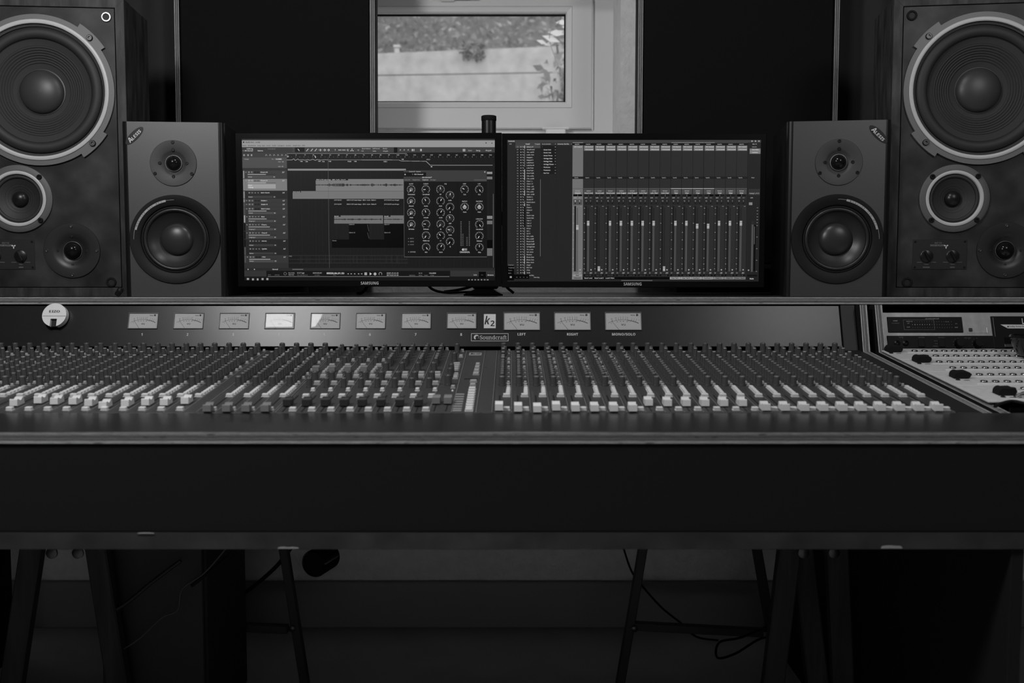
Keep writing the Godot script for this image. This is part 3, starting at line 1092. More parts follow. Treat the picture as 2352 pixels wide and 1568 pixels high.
func vu_picture() -> ImageTexture:
	var im := picture(384, 200, 0.74)
	var c := Vector2(192, 451)
	var r := 369.0
	arc(im, c, r, deg_to_rad(116.2), deg_to_rad(82.7), 2.5, 0.06)
	arc(im, c, r - 2, deg_to_rad(82.7), deg_to_rad(63.8), 6.0, 0.06)
	for m in [["20", 17.6], ["10", 28.7], ["7", 36.5], ["5", 42.6], ["3", 49.6], ["2", 57.0], ["0", 62.4], ["1", 74.6], ["2", 81.0], ["3", 87.0]]:
		var dx: float = (m[1] - 50.0) * 3.84 * 0.93
		var a := acos(dx / r)
		var d := Vector2(cos(a), -sin(a))
		line(im, c + d * r, c + d * (r + 20), 2.5, 0.06)
		var p: Vector2 = c + d * (r + 31)
		print_text(im, m[0], p.x, p.y, 11, 0.12, false, true)
	for m in [["-", 7.0], ["+", 94.0]]: print_text(im, m[0], m[1] * 3.84, 84, 12, 0.12, true, true)
	for m in [["0", 16.0], ["40", 33.0], ["60", 42.0], ["80", 50.5], ["100", 60.5]]:
		var dx: float = (m[1] - 50.0) * 3.84
		print_text(im, m[0], 192 + dx, c.y - sqrt(r * r - dx * dx) + 18, 10, 0.2, false, true)
	disc(im, Vector2(269, 104), 3, 0.1)
	print_text(im, "VU", 192, 140, 20, 0.08, true, true, 1.35)
	print_text(im, "PEAK", 298, 28, 12, 0.1, true, true, 1.2)
	line(im, Vector2(144, 199), Vector2(66, 96), 2.5, 0.06)
	return ImageTexture.create_from_image(im)

func vu_meter(t: Node3D, px0: float, px1: float, py0: float, py1: float, fm: Material) -> void:
	var xf := face_xf((px0 + px1) / 2, (py0 + py1) / 2, 0.0)
	var w := face_point(px1, py0).x - face_point(px0, py0).x
	var h := (face_point(px0, py0) - face_point(px0, py1)).length()
	var st := sb()
	# recess in the panel: dark rim, side walls, face
	rect_sweep(st, w / 2 + 0.0010, h / 2 + 0.0010, P([0, 0.0, 0, 0.0024, 0.0004, 0.0028, 0.0010, 0.0028, 0.0010, 0.0002]))
	var o := wpart("vu_meter", st.commit(), M.meter_rim, t, xf)
	part("scale", quad_mesh(w - 0.0006, h - 0.0006), fm, o, X(Vector3(0, 0, 0.0003)))
	# clear cover with bevelled edges standing just proud of the panel
	st = sb()
	rect_sweep(st, w / 2, h / 2, P([0.0, 0.0012, 0.0024, 0.0036]))
	face(st, [Vector3(-w / 2 + 0.0024, -h / 2 + 0.0024, 0.0036), Vector3(w / 2 - 0.0024, -h / 2 + 0.0024, 0.0036), Vector3(w / 2 - 0.0024, h / 2 - 0.0024, 0.0036), Vector3(-w / 2 + 0.0024, h / 2 - 0.0024, 0.0036)], Vector3.ZERO)
	part("cover", st.commit(), M.glass, o)
	part("peak_light", lathe_mesh(P([0.032 * w, 0.0, 0.032 * w, 0.0006, 0.024 * w, 0.001, 0.0, 0.0012]), 18, ZX(Vector3.ZERO)), M.black_satin, o, X(Vector3(w * 0.39, h * 0.37, 0.0004)))

func console() -> void:
	var t := thing("mixing_console", "large analogue mixing console with rows of dark knobs, white faders and a meter panel", "mixing console", Vector3(0, 0.70, -1.53))
	# chassis under the strips and the meter panel behind them
	var st := sb()
	var side := PackedVector2Array([Vector2(-1.5335, 0.700), Vector2(-1.5335, 0.7765), Vector2(-2.088, 0.8302), Vector2(-2.16, 0.838), Vector2(-2.16, 0.700)])
	prism(st, side, -0.7315, 1.24, Transform3D(Basis(Vector3(0, 0, 1), Vector3(0, 1, 0), Vector3(-1, 0, 0)), Vector3.ZERO))
	wpart("chassis", st.commit(), M.console_dark, t, Transform3D())
	st = sb()
	var pr := face_point(1931, 750).x
	box(st, Vector3((pr - 1.24) / 2, 0.0455, -0.0065), Vector3(pr + 1.24, 0.091, 0.013), 0.001)
	var pb := face_xf(1176, 796)
	pb.origin.x = 0.0
	wpart("meter_panel", st.commit(), M.meter_panel, t, pb)
	# end piece to the right of the panel
	st = sb()
	box(st, Vector3((pr + 0.7315) / 2 + 0.001, 0.040, -0.006), Vector3(0.7315 - pr - 0.002, 0.103, 0.02), 0.001)
	wpart("end_piece", st.commit(), M.console_dark, t, pb)
	st = sb()
	box(st, Vector3(0, -0.0012, 0), Vector3(0.040, 0.003, 0.5555), 0.0004)
	wpart("side_strip", st.commit(), M.console_dark, t, deck_xf(0.7112, 1.81))
	# meters
	var fm := mat(1.0, 0.8)
	fm.albedo_texture = vu_picture()
	for k in 8:
		var c: float = 329.3 + 104.45 * k
		vu_meter(t, c - 33, c + 33, 719.5, 754.0, fm)
	for c in [1198.5, 1314.8, 1431.5]:
		vu_meter(t, c - 41, c + 41, 718.0, 757.5, fm)
	for k in 8:
		var c: float = 326.0 + 104.75 * k
		lettering(str(k + 1), 0.0056, M.print_white, t, face_xf(c, 768, 0.0003), true)
	for e in [["LEFT", 1198.0], ["RIGHT", 1315.0], ["MONO/SOLO", 1432.5]]:
		lettering(e[0], 0.0054, M.print_white, t, face_xf(e[1], 767.5, 0.0003), true, 1.08)
	# badge and maker's plate
	st = sb()
	box(st, Vector3.ZERO, Vector3(0.0255, 0.0315, 0.001), 0.0003)
	var bd := wpart("badge", st.commit(), mat(0.82, 0.5), t, face_xf(1125, 737.5, 0.0005))
	part("lettering", text_mesh("k", 0.0175, true, 0.8, 0.2), M.print_black, bd, X(Vector3(-0.0045, 0.0022, 0.0007)))
	part("lettering", text_mesh("2", 0.0122, true, 1.05), M.print_black, bd, X(Vector3(0.0058, -0.0050, 0.0007)))
	st = sb()
	rect_sweep(st, 0.0395, 0.0086, P([0, 0.0, 0.0, 0.0006, 0.0005, 0.0008, 0.001, 0.0006, 0.001, 0.0003]))
	var pl := wpart("plate", st.commit(), M.print_white, t, face_xf(1125, 774.5, 0.0002))
	part("lettering", text_mesh("Soundcraft", 0.0086, false, 0.9, 0.0, true), M.print_white, pl, X(Vector3(0.0076, -0.0004, 0.0006)))
	var em := []
	for k in 13: em.append(Vector2(cos(0.5 + k * 0.31), sin(0.5 + k * 0.31)) * 0.0054)
	for k in 9: em.append(Vector2(0.0012, -0.0005) + Vector2(cos(4.1 - k * 0.33), sin(4.1 - k * 0.33)) * 0.0036)
	part("emblem", prism_mesh(em, 0.0, 0.0005), M.print_white, pl, X(Vector3(-0.0285, 0.0, 0.0002)))
	st = sb()
	lathe(st, P([0.0056, 0.0, 0.0056, 0.0005, 0.0051, 0.0005]), 16, ZX(Vector3.ZERO), 0.0, -0.5, 1.2)
	part("emblem", st.commit(), M.print_white, pl, X(Vector3(-0.0285, 0.0, 0.0002)))

	# right bank: 24 channels; faders as they stand in the photograph
	var fx := [1147, 1190.6, 1232.8, 1276, 1319.8, 1363.5, 1406.6, 1451, 1487.4, 1530.6, 1573.7, 1616.7, 1659.2, 1702.8, 1757, 1800, 1843.8, 1888, 1932, 1975.8, 2019, 2063, 2107.8, 2152]
	var fy := [941, 943.5, 945, 941, 943, 943, 943, 943, 930, 931, 931, 931, 931, 931, 941, 941.5, 942, 942, 942, 942, 942, 942, 942, 942]
	for k in 24:
		var q := deck_px(fx[k], fy[k] + 0.5)
		channel(t, -0.0175 + 0.03 * k, Vector2(-0.0203 + 0.02978 * k, q.y), M.fader_white)
	# left bank
	var ly := [928.0, 926.0, 928.0, 922.0, 924.5, 924.5, 928.0, 933.7, 929.0, 926.8, 926.8, 923.3]
	for k in 22:
		var x := -0.530 - 0.0297 * k
		var y: float = ly[11 - k] if k < 10 else 944.0
		channel(t, x, Vector2(x + 0.0050, deck_px(300, y + 3.0).y), M.fader_white)
	strip(t, -0.5125, -0.491)
	for k in 4:
		var x := -0.4786 + 0.0299 * k
		channel(t, x, Vector2(x + 0.0050, deck_px(500, 944.0).y), M.fader_grey)
	# eight group modules
	strip(t, -0.3714, -0.3675)
	for k in 8:
		var x := -0.355 + 0.030 * k
		if k >= 4: x = -0.2365 + 0.030 * (k - 4)
		strip(t, x - 0.0125, x + 0.0175, true)
		if k < 4:
			var tops := [790.3, 794.7, 798.6, 804.7, 808.7, 814.5]
			var zs := [2.075, 2.045, 2.02, 1.985, 1.962, 1.930]
			for i in 6: add_knob(x, zs[i], 0.0095 if i == 5 else 0.0086, 0.015, 0.28 if i in [1, 2] else 0.10, i == 5)
			add_button(x + 0.0105, deck_z(829), 0.006, 0.006, 0.005)
			add_button(x + 0.0085, deck_z(841), 0.0105, 0.008, 0.005)
			for i in 3: add_button(x + 0.006 - 0.0006 * i, deck_z(846 + i * 5), 0.006, 0.012, 0.004)
			var mini := wpart("fader_cap", fader_mesh(), M.fader_grey, t, deck_xf(x - 0.0122, 1.858) * Transform3D(Basis().scaled(Vector3(0.95, 0.9, 0.6)), Vector3.ZERO))
		else:
			for i in 8: add_knob(x, [2.078, 2.055, 2.022, 1.99, 1.962, 1.945, 1.93, 1.912][i], 0.0086, 0.0165, 0.07 if i == 0 else 0.26, false)
			add_knob(x, 1.862, 0.0118, 0.0175, 0.06, true)
			add_button(x + 0.009, deck_z(859), 0.0105, 0.008, 0.005)
		add_button(x + 0.0095, deck_z(803.5), 0.0062, 0.006, 0.005)
		add_button(x + 0.011, deck_z(866), 0.0105, 0.008, 0.005)
		add_knob(x + 0.003, 1.77, 0.0122, 0.0185, 0.06, true)
		add_button(x + 0.012, deck_z(882.5), 0.0105, 0.008, 0.006)
		add_knob(x + 0.003, 1.72, 0.0095, 0.017, 0.10, true)
		add_button(x + 0.0147, deck_z(897), 0.0064, 0.0075, 0.005)
		add_button(x + 0.013, deck_z(912), 0.0108, 0.008, 0.0055)
		add_button(x + 0.0117, deck_z(943), 0.0104, 0.008, 0.0055)
		slot(t, x - 0.003, 1.538, 1.655)
		fader(t, Vector2(x - 0.003, deck_px(800, 931.0).y), M.fader_black)
	# master module: knobs, button stacks, two faders
	strip(t, -0.133, -0.094)
	for q in [[1050, 810, 0.0105, 0.0185], [1044, 830, 0.0105, 0.0175], [1037, 857, 0.0105, 0.0175], [1034, 866, 0.0085, 0.0165], [1029.7, 885, 0.0118, 0.0185]]:
		var p := deck_px(q[0], q[1] - 1.0)
		add_knob(p.x, p.y, q[2], q[3], 0.05, true, 0.0)
	for q in [[1061.8, 808, 0.0066], [1059, 821, 0.0072], [1040.6, 892, 0.0066]]:
		var p := deck_px(q[0], q[1] - 1.0)
		add_button(p.x, p.y, q[2], 0.007, 0.005)
	for k in 4:
		var p := deck_px(1049.5 - k * 0.9, 837 + k * 4.6)
		add_button(p.x, p.y, 0.0125 - k * 0.0008, 0.0085, 0.004)
	for k in 3:
		var p := deck_px(1048.0 - k * 1.0, 861 + k * 4.0)
		add_button(p.x, p.y, 0.008, 0.0085, 0.004)
	var led := deck_px(1039.4, 898)
	wpart("signal_light", lathe_mesh(P([0.0018, 0, 0.0018, 0.001, 0.001, 0.0022, 0.0, 0.0024]), 12), M.white_plastic, t, deck_xf(led.x, led.y))
	for fxp in [1002.7, 1029.0]:
		var p := deck_px(fxp, 926.0)
		fader(t, p, M.fader_grey)
		slot(t, p.x, 1.545, 1.655)
	# second master module: small badge, two stacks of buttons, write-on labels
	strip(t, -0.094, -0.0555)
	var p1 := deck_px(1092, 813.5)
	st = sb()
	box(st, Vector3.ZERO, Vector3(0.026, 0.0012, 0.028), 0.0003)
	var b2 := wpart("badge", st.commit(), mat(0.62, 0.5), t, deck_xf(p1.x, p1.y, 0.0006))
	part("lettering", text_mesh("k2", 0.013, true, 1.0, 0.1, true), M.print_black, b2, Transform3D(Basis(Vector3.RIGHT, -PI / 2), Vector3(0, 0.0008, 0)))
	for k in 4:
		var p := deck_px(1097.6 - k * 1.4, 838 + k * 7.2)
		add_button(p.x, p.y, 0.0075 + k * 0.001, 0.013, 0.004)
	var gp := deck_px(1081.5, 870)
	st = sb()
	box(st, Vector3.ZERO, Vector3(0.024, 0.0006, 0.006), 0.0)
	wpart("connector_slot", st.commit(), M.print_black, t, deck_xf(gp.x, gp.y, 0.0002))
	var ys := [877.0, 885.5, 894.0, 900.0, 906.0, 911.5, 917.0, 922.5, 928.0, 933.5, 939.0, 943.5]
	for k in 12:
		var w := 0.0115 if k != 1 else 0.0095
		var p := deck_px(1087.5 - (ys[k] - 877.0) * 0.155, ys[k])
		add_button(p.x, p.y, w, 0.0088, 0.004)
		if k >= 4:
			var pl2 := deck_px(1058.0 - (ys[k] - 901.0) * 0.2, ys[k] - 0.5)
			st = sb()
			box(st, Vector3.ZERO, Vector3(0.0142, 0.0008, 0.0088), 0.0002)
			wpart("write_on_label", st.commit(), mat(0.55, 0.6), t, deck_xf(pl2.x, pl2.y, 0.0003))
	strip(t, -0.0555, -0.0305)
	for q in [[1104.5, 947.5, 0.0016], [1116, 844, 0.0011], [1111, 893, 0.0014]]:
		var p := deck_px(q[0], q[1])
		wpart("screw", lathe_mesh(P([q[2], 0, q[2], 0.0005, q[2] * 0.6, 0.0009, 0.0, 0.0009]), 10), M.steel, t, deck_xf(p.x, p.y))
	# the 300 nearest knobs and buttons are parts of their own, the rest one part each
	knob_list.sort_custom(func(a, b): return a[2] < b[2])
	button_list.sort_custom(func(a, b): return a[2] < b[2])
	var inv := t.global_transform.affine_inverse()
	var kst := SurfaceTool.new()
	kst.begin(Mesh.PRIMITIVE_TRIANGLES)
	var in_view := 0
	for k in knob_list:
		var o: Vector3 = k[0].origin
		var seen := absf(o.x / -o.z) * F < 1190.0
		if seen and in_view < 300:
			wpart("knob", k[1], M.tinted, t, k[0])
			in_view += 1
		else:
			kst.append_from(k[1], 0, inv * k[0])
	var rest := part("knob_rows", kst.commit(), M.tinted, t)
	tag(rest, "", "", "", "stuff")
	var bst := SurfaceTool.new()
	bst.begin(Mesh.PRIMITIVE_TRIANGLES)
	in_view = 0
	for b in button_list:
		var o: Vector3 = b[0].origin
		var seen := absf(o.x / -o.z) * F < 1190.0
		if seen and in_view < 300:
			wpart("push_button", b[1], M.button_dull if b[3] == 1 else M.button, t, b[0])
			in_view += 1
		else:
			bst.append_from(b[1], 0, inv * b[0])
	rest = part("push_button_rows", bst.commit(), M.button_dull, t)
	tag(rest, "", "", "", "stuff")
	# round cable holder stuck on the panel
	var hp := face_xf(132.5, 728, 0.004)
	var ho := thing("cable_holder", "round white plastic cable holder with a dark notch on the meter panel", "cable holder")
	ho.transform = hp
	st = sb()
	var ring := []
	for k in 33:
		var a := -PI / 2 + 0.27 + (TAU - 0.54) * k / 32.0
		ring.append(Vector2(cos(a), sin(a)) * 0.0255)
	ring.append(Vector2(-0.0068, -0.0085))
	ring.append(Vector2(0.0068, -0.0085))
	prism(st, PackedVector2Array(ring), 0.0, 0.013)
	part("body", st.commit(), M.white_plastic, ho)
	part("notch", box_mesh(Vector3(0.0134, 0.0165, 0.008), 0.001, Vector3(0, -0.0168, 0.0030)), M.print_black, ho)
	part("ridge", box_mesh(Vector3(0.049, 0.0012, 0.001), 0.0004, Vector3(0, -0.0026, 0.0131)), mat(0.62, 0.5), ho)
	part("lettering", text_mesh("EIZO", 0.0048, true, 1.6), M.print_black, ho, X(Vector3(0, 0.0075, 0.0134)))

# ------------------------------------------------------------------ cassette deck, patch bays, bowl and cable to the right of the console
func right_rack() -> void:
	# cassette deck: its face leans back like the meter panel
	var f0 := face_point(2032, 717)
	var f1 := face_point(2032, 800)
	var x0 := 0.7825
	var x1 := 1.265
	var t := thing("cassette_deck", "silver cassette deck with black display window standing behind the patch bays", "cassette deck")
	t.transform = Transform3D(Basis(Vector3.RIGHT, -LEAN), Vector3((x0 + x1) / 2, f1.y - 0.012, f1.z + 0.003))
	var H := (f0 - f1).length() + 0.012
	part("body", box_mesh(Vector3(x1 - x0 - 0.01, H - 0.004, 0.22), 0.002, Vector3(0, H / 2, -0.117)), M.black_plastic, t)
	part("faceplate", box_mesh(Vector3(x1 - x0, H, 0.006), 0.0012, Vector3(0, H / 2, -0.003)), M.alu, t)
	var R := func(called: String, a: float, b: float, c: float, d: float, m: Material, th: float, par: Node3D) -> MeshInstance3D:
		var p := face_point((a + c) / 2, (b + d) / 2)
		var w := face_point(c, b).x - face_point(a, b).x
		var h := (face_point(a, b) - face_point(a, d)).length()
		var xf := t.global_transform
		var loc := xf.affine_inverse() * p
		var o := part(called, box_mesh(Vector3(w, h, th), minf(0.0006, th * 0.4)), m, t, X(Vector3(loc.x, loc.y, th * 0.5)))
		return o
	var L := func(s: String, x: float, y: float, h: float, m: Material, bold: bool, sx: float) -> void:
		var loc := t.global_transform.affine_inverse() * face_point(x, y)
		part("lettering", text_mesh(s, h, bold, sx), m, t, X(Vector3(loc.x, loc.y, 0.0026)))
	var disp: MeshInstance3D = R.call("display_window", 2038.8, 727.8, 2210.6, 763.1, M.dark_panel, 0.002, t)
	var st := sb()
	rect_sweep(st, 0.0325, 0.011, P([0, 0, 0.0, 0.0004, 0.0003, 0.0004, 0.0003, 0.0]))
	part("frame_line", st.commit(), M.print_grey, disp, X(Vector3(-0.0135, -0.0005, 0.001)))
	for k in 17:
		part("level_mark", box_mesh(Vector3(0.0007, 0.0022 if k in [1, 4, 7] else 0.0012, 0.0003)), M.print_white if k < 8 else M.print_grey, disp, X(Vector3(-0.027 + k * 0.0052, 0.0, 0.0011)))
		part("level_mark", box_mesh(Vector3(0.0009, 0.0009, 0.0003)), M.print_grey, disp, X(Vector3(-0.027 + k * 0.0052, 0.0064, 0.0011)))
		part("level_mark", box_mesh(Vector3(0.0009, 0.0009, 0.0003)), M.print_grey, disp, X(Vector3(-0.027 + k * 0.0052, -0.0064, 0.0011)))
	L.call("MULTI PEAK INDICATOR", 2140.5, 732.2, 0.0016, M.print_white, false, 1.2)
	L.call("POWER", 2056, 737, 0.0017, M.print_white, false, 1.2)
	L.call("AUTO REVERSE", 2056, 742.5, 0.0015, M.print_grey, false, 1.2)
	L.call("NORMAL dB", 2088, 738.3, 0.0014, M.print_white, false, 1.2)
	L.call("LEFT", 2086, 742.6, 0.0014, M.print_white, false, 1.2)
	L.call("RIGHT", 2086, 751.4, 0.0014, M.print_white, false, 1.2)
	L.call("+3   +6", 2174, 739, 0.0014, M.print_white, false, 1.2)
	L.call("LEFT", 2196, 743.5, 0.0014, M.print_white, false, 1.2)
	L.call("RIGHT", 2196, 752, 0.0014, M.print_white, false, 1.2)
	R.call("lower_panel", 2038.5, 770.8, 2290, 799.5, M.dark_panel, 0.0016, t)
	for e in [["PHONES", 2069, 774.6], ["L      R", 2070, 777.5], ["NR SYSTEM", 2116, 775.2], ["TAPE SELECT", 2162, 775.5], ["METAL", 2149, 783.0], ["CrO2", 2150, 789.2], ["NORMAL", 2148, 795.0], ["INPUT LEVEL", 2222, 776.2], ["L   -   R", 2222, 779.0]]:
		L.call(e[0], e[1], e[2], 0.0015, M.print_grey, false, 1.2)
	for x in [2060.0, 2080.0]:
		var loc := t.global_transform.affine_inverse() * face_point(x, 788)
		part("jack", lathe_mesh(P([0.0062, 0.0, 0.0062, 0.002, 0.0052, 0.0028, 0.0035, 0.0028, 0.003, -0.001, 0.0, -0.001]), 18, ZX(Vector3.ZERO)), M.black_gloss, t, X(Vector3(loc.x, loc.y, 0.0016)))
	for x in [2116.0, 2163.0]:
		R.call("selector_switch", x - 7, 780.5, x + 7, 797, M.dark_panel, 0.004, t)
	for x in [2202.0, 2245.0]:
		var loc := t.global_transform.affine_inverse() * face_point(x, 789)
		part("level_knob", lathe_mesh(P([0.0092, 0.0, 0.0092, 0.006, 0.0078, 0.010, 0.0, 0.010]), 24, ZX(Vector3.ZERO)), M.dark_panel, t, X(Vector3(loc.x, loc.y, 0.0016)))
		for k in 9:
			var a := deg_to_rad(225.0 - k * 33.75)
			part("level_mark", box_mesh(Vector3(0.0008, 0.0008, 0.0003)), M.print_grey, t, X(Vector3(loc.x + cos(a) * 0.0118, loc.y + sin(a) * 0.0118, 0.0017)))
	R.call("button_panel", 2219, 750.0, 2269, 764.5, M.alu, 0.0006, t)
	R.call("power_button", 2225.2, 753.5, 2232.8, 760.8, M.black_plastic, 0.003, t)
	R.call("slot_edge", 2266.6, 751.5, 2268.2, 764.0, M.white_plastic, 0.0012, t)
	R.call("cassette_door", 2279.8, 726.5, 2560, 799.5, M.dark_panel, 0.0024, t)
	R.call("door_edge", 2282.0, 729, 2283.2, 773, M.print_grey, 0.0028, t)
	L.call("LOGIC CONTROL", 2387, 737.8, 0.0122, M.print_white, true, 0.56)
	var loc2 := t.global_transform.affine_inverse() * face_point(2297, 745.5)
	part("white_wedge", prism_mesh(P([0.0, 0.0, 0.19, -0.001, 0.19, -0.0085, 0.0145, -0.0085]), 0.0, 0.0004), M.print_white, t, X(Vector3(loc2.x, loc2.y, 0.0024)))
	var loc3 := t.global_transform.affine_inverse() * face_point(2314.5, 750.3)
	part("white_wedge_square", box_mesh(Vector3(0.003, 0.003, 0.0003)), M.print_black, t, X(Vector3(loc3.x, loc3.y, 0.0029)))
	part("lettering", text_mesh("Dolby Noise Reduction", 0.0032, true, 1.0), M.print_black, t, X(Vector3(loc3.x + 0.027, loc3.y, 0.0029)))
	R.call("cassette_window", 2305, 775, 2420, 789, M.black_gloss, 0.0028, t)
	R.call("cassette_key", 2306, 791, 2330, 798, M.dark_steel, 0.005, t)
	# four patch bays, one behind the other on the slope
	var nut := lathe_mesh(P([0.0064, 0.0, 0.0064, 0.0018, 0.0056, 0.0027, 0.0044, 0.0027, 0.0041, 0.0004]), 14)
	var hole := lathe_mesh(P([0.0042, 0.0010, 0.0, 0.0010]), 12)
	var zz := [[2.066, 1.9635], [1.9625, 1.8415], [1.8405, 1.7185], [1.7175, 1.5960]]
	var rows := [[2.052, 1.996], [1.932, 1.872], [1.808, 1.746], [1.688, 1.628]]
	var names := ["pale patch bay at the back of the slope, against the cassette deck", "pale patch bay second from the cassette deck, its black grip near the cheek", "pale patch bay third from the cassette deck", "pale patch bay nearest the armrest, a black cable lying across it"]
	for u in 4:
		var z0: float = zz[u][1]
		var z1: float = zz[u][0]
		var xa := 0.7690
		var xb := 1.285
		var b := thing("patch_bay", names[u], "patch bay", Vector3.ZERO, 0.0, "patch bays on the slope")
		b.transform = deck_xf((xa + xb) / 2, (z0 + z1) / 2, 0.0)
		part("body", box_mesh(Vector3(0.44, 0.05, z1 - z0 - 0.012), 0.001, Vector3(0, -0.0235, 0)), M.dark_steel, b)
		part("faceplate", box_mesh(Vector3(xb - xa, 0.003, z1 - z0 - 0.001), 0.0008, Vector3(0, 0.0025, 0)), M.patch, b)
		for r in 2:
			var zl: float = -(rows[u][r] - (z0 + z1) / 2)
			var ridge := sb()
			box(ridge, Vector3(0.02, 0.0043, zl + 0.017), Vector3(0.47, 0.0012, 0.004), 0.0004)
			part("label_strip", ridge.commit(), M.white_plastic, b)
			for k in 21:
				var xl: float = 0.832 + 0.0205 * k - (xa + xb) / 2
				if xl > 0.25: continue
				var j := part("jack", nut, M.steel, b, X(Vector3(xl, 0.004, zl)))
				part("hole", hole, M.print_black, j)
				part("number_mark", box_mesh(Vector3(0.004, 0.0002, 0.0022)), M.print_grey, b, X(Vector3(xl + 0.0102, 0.0041, zl + 0.004)))
		# black two-lobed rubber grip and its screw by the cheek
		var gz: float = [2.051, 1.938, 1.785, 1.648][u]
		var gx: float = [0.788, 0.800, 0.8065, 0.820][u]
		var lx := gx - (xa + xb) / 2
		var lz: float = -(gz - (z0 + z1) / 2)
		var gp := []
		for k in 12:
			var a := -PI / 2 + PI * k / 11.0
			gp.append(Vector2(0.0085 + cos(a - 0.1) * 0.0062, 0.0062 + sin(a) * 0.0062))
		for k in 9:
			var a := 0.35 * PI + PI * 0.68 * k / 8.0
			gp.append(Vector2(-0.0065 + cos(a) * 0.0082, 0.0045 + sin(a) * 0.0082))
		gp.append(Vector2(-0.0145, 0.0))
		var gs := sb()
		prism(gs, PackedVector2Array(gp), -0.012, 0.012)
		part("rubber_grip", gs.commit(), M.rubber, b, X(Vector3(lx, 0.004, lz)))
		part("screw", lathe_mesh(P([0.0042, 0, 0.0042, 0.001, 0.0025, 0.0022, 0.0, 0.0022]), 12), M.dark_steel, b, X(Vector3(lx - 0.013, 0.004, lz + 0.022)))
		part("rack_slot", box_mesh(Vector3(0.010, 0.0003, 0.004), 0.0001), M.print_black, b, X(Vector3(lx + 0.002, 0.0041, lz + 0.024)))
	# dark glossy bowl standing on the patch bays
	var bp := deck_point(1.041, 1.975, 0.0268)
	var bw := thing("bowl", "small glossy black bowl standing on the patch bays at the frame's edge", "bowl", bp - Vector3(0, 0.018, 0))
	part("body", lathe_mesh(P([0.0, 0.0, 0.030, 0.0, 0.034, 0.003, 0.044, 0.022, 0.0475, 0.034, 0.0475, 0.041, 0.0468, 0.0418, 0.0455, 0.041, 0.044, 0.034, 0.040, 0.02, 0.03, 0.008, 0.0, 0.007]), 40), M.black_gloss, bw)
	part("rim", lathe_mesh(P([0.0475, 0.033, 0.0490, 0.036, 0.0490, 0.039, 0.0475, 0.0415]), 40), M.black_gloss, bw)
	# cable across the front patch bay, with a bright plug
	var cb := thing("audio_cable", "thick black audio cable looping over the front patch bay", "cable")
	var cpts := []
	for q in [[2284, 948], [2300, 941], [2325, 936], [2352, 941], [2390, 946], [2420, 930]]:
		var d := deck_px(q[0], q[1])
		cpts.append(deck_point(d.x, d.y, 0.0105))
	part("sheath", tube_mesh(cpts, 0.0028, 8, 6), M.rubber, cb)
	var pd := deck_px(2346, 921)
	part("plug", lathe_mesh(P([0.0, -0.010, 0.004, -0.010, 0.0042, -0.002, 0.0032, 0.001, 0.0028, 0.009, 0.0, 0.010]), 14, Transform3D(Basis(Vector3(0, 0, 1), PI / 2 + 0.3), Vector3.ZERO)), M.steel, cb, X(deck_point(pd.x, pd.y, 0.0112)))

# ------------------------------------------------------------------ loudspeakers
# flat ring whose outer radius depends on the angle
func ring_plate(st: SurfaceTool, ri: float, ro: Callable, z0: float, z1: float, n: int) -> void:
	for k in n:
		var a := TAU * k / n
		var b := TAU * (k + 1) / n
		var da := Vector3(cos(a), sin(a), 0)
		var db := Vector3(cos(b), sin(b), 0)
		var ra: float = ro.call((a + b) / 2)
		var up := Vector3(0, 0, 1)
		var c := (da + db) * 0.5 * (ri + ra) * 0.5 + up * (z0 + z1) * 0.5
		face(st, [da * ri + up * z1, db * ri + up * z1, db * ra + up * z1, da * ra + up * z1], c)
		var dm := (da + db).normalized()
		for j in [0, 2, 1, 0, 3, 2]:
			var q: Vector3 = [da * ra + up * z0, db * ra + up * z0, db * ra + up * z1, da * ra + up * z1][j]
			vert(st, q, [da, db, db, da][j])
		var rb: float = ro.call((a + b) / 2 + TAU / n)
		if absf(rb - ra) > 1e-5:
			face(st, [db * ra + up * z0, db * rb + up * z0, db * rb + up * z1, db * ra + up * z1], db * (ra + rb) / 2 + (da - db) * (1.0 if ra < rb else -1.0) * 1.0)

# flat plate in the xy plane with a round opening and a short tube behind it
func holed_plate(st: SurfaceTool, x0: float, x1: float, y0: float, y1: float, c: Vector2, r: float, z: float) -> void:
	var angs := []
	for k in 96: angs.append(TAU * k / 96.0)
	for q in [[x0, y0], [x1, y0], [x1, y1], [x0, y1]]: angs.append(fposmod((Vector2(q[0], q[1]) - c).angle(), TAU))
	angs.sort()
	var edge := func(a: float) -> Vector3:
		var d := Vector2(cos(a), sin(a))
		var k := 1e9
		if d.x > 1e-9: k = minf(k, (x1 - c.x) / d.x)
		if d.x < -1e-9: k = minf(k, (x0 - c.x) / d.x)
		if d.y > 1e-9: k = minf(k, (y1 - c.y) / d.y)
		if d.y < -1e-9: k = minf(k, (y0 - c.y) / d.y)
		return Vector3(c.x + d.x * k, c.y + d.y * k, z)
	var n := angs.size()
	for i in n:
		var a: float = angs[i]
		var b: float = angs[(i + 1) % n]
		if absf(a - b) < 1e-6: continue
		var ia := Vector3(c.x + cos(a) * r, c.y + sin(a) * r, z)
		var ib := Vector3(c.x + cos(b) * r, c.y + sin(b) * r, z)
		face(st, [ia, ib, edge.call(b), edge.call(a)], (ia + ib) / 2 - Vector3(0, 0, 1))
		var back := Vector3(0, 0, -0.03)
		face(st, [ia, ib, ib + back, ia + back], ia + (ia - Vector3(c.x, c.y, z)))

func screw_mesh(r: float) -> ArrayMesh:
	var key := "s%.1f" % (r * 1e4)
	if not meshes.has(key):
		var st := sb()
		lathe(st, P([r, 0.0, r, r * 0.35, r * 0.8, r * 0.6, r * 0.45, r * 0.6, r * 0.38, r * 0.2, 0.0, r * 0.2]), 16, ZX(Vector3.ZERO))
		meshes[key] = st.commit()
	return meshes[key]

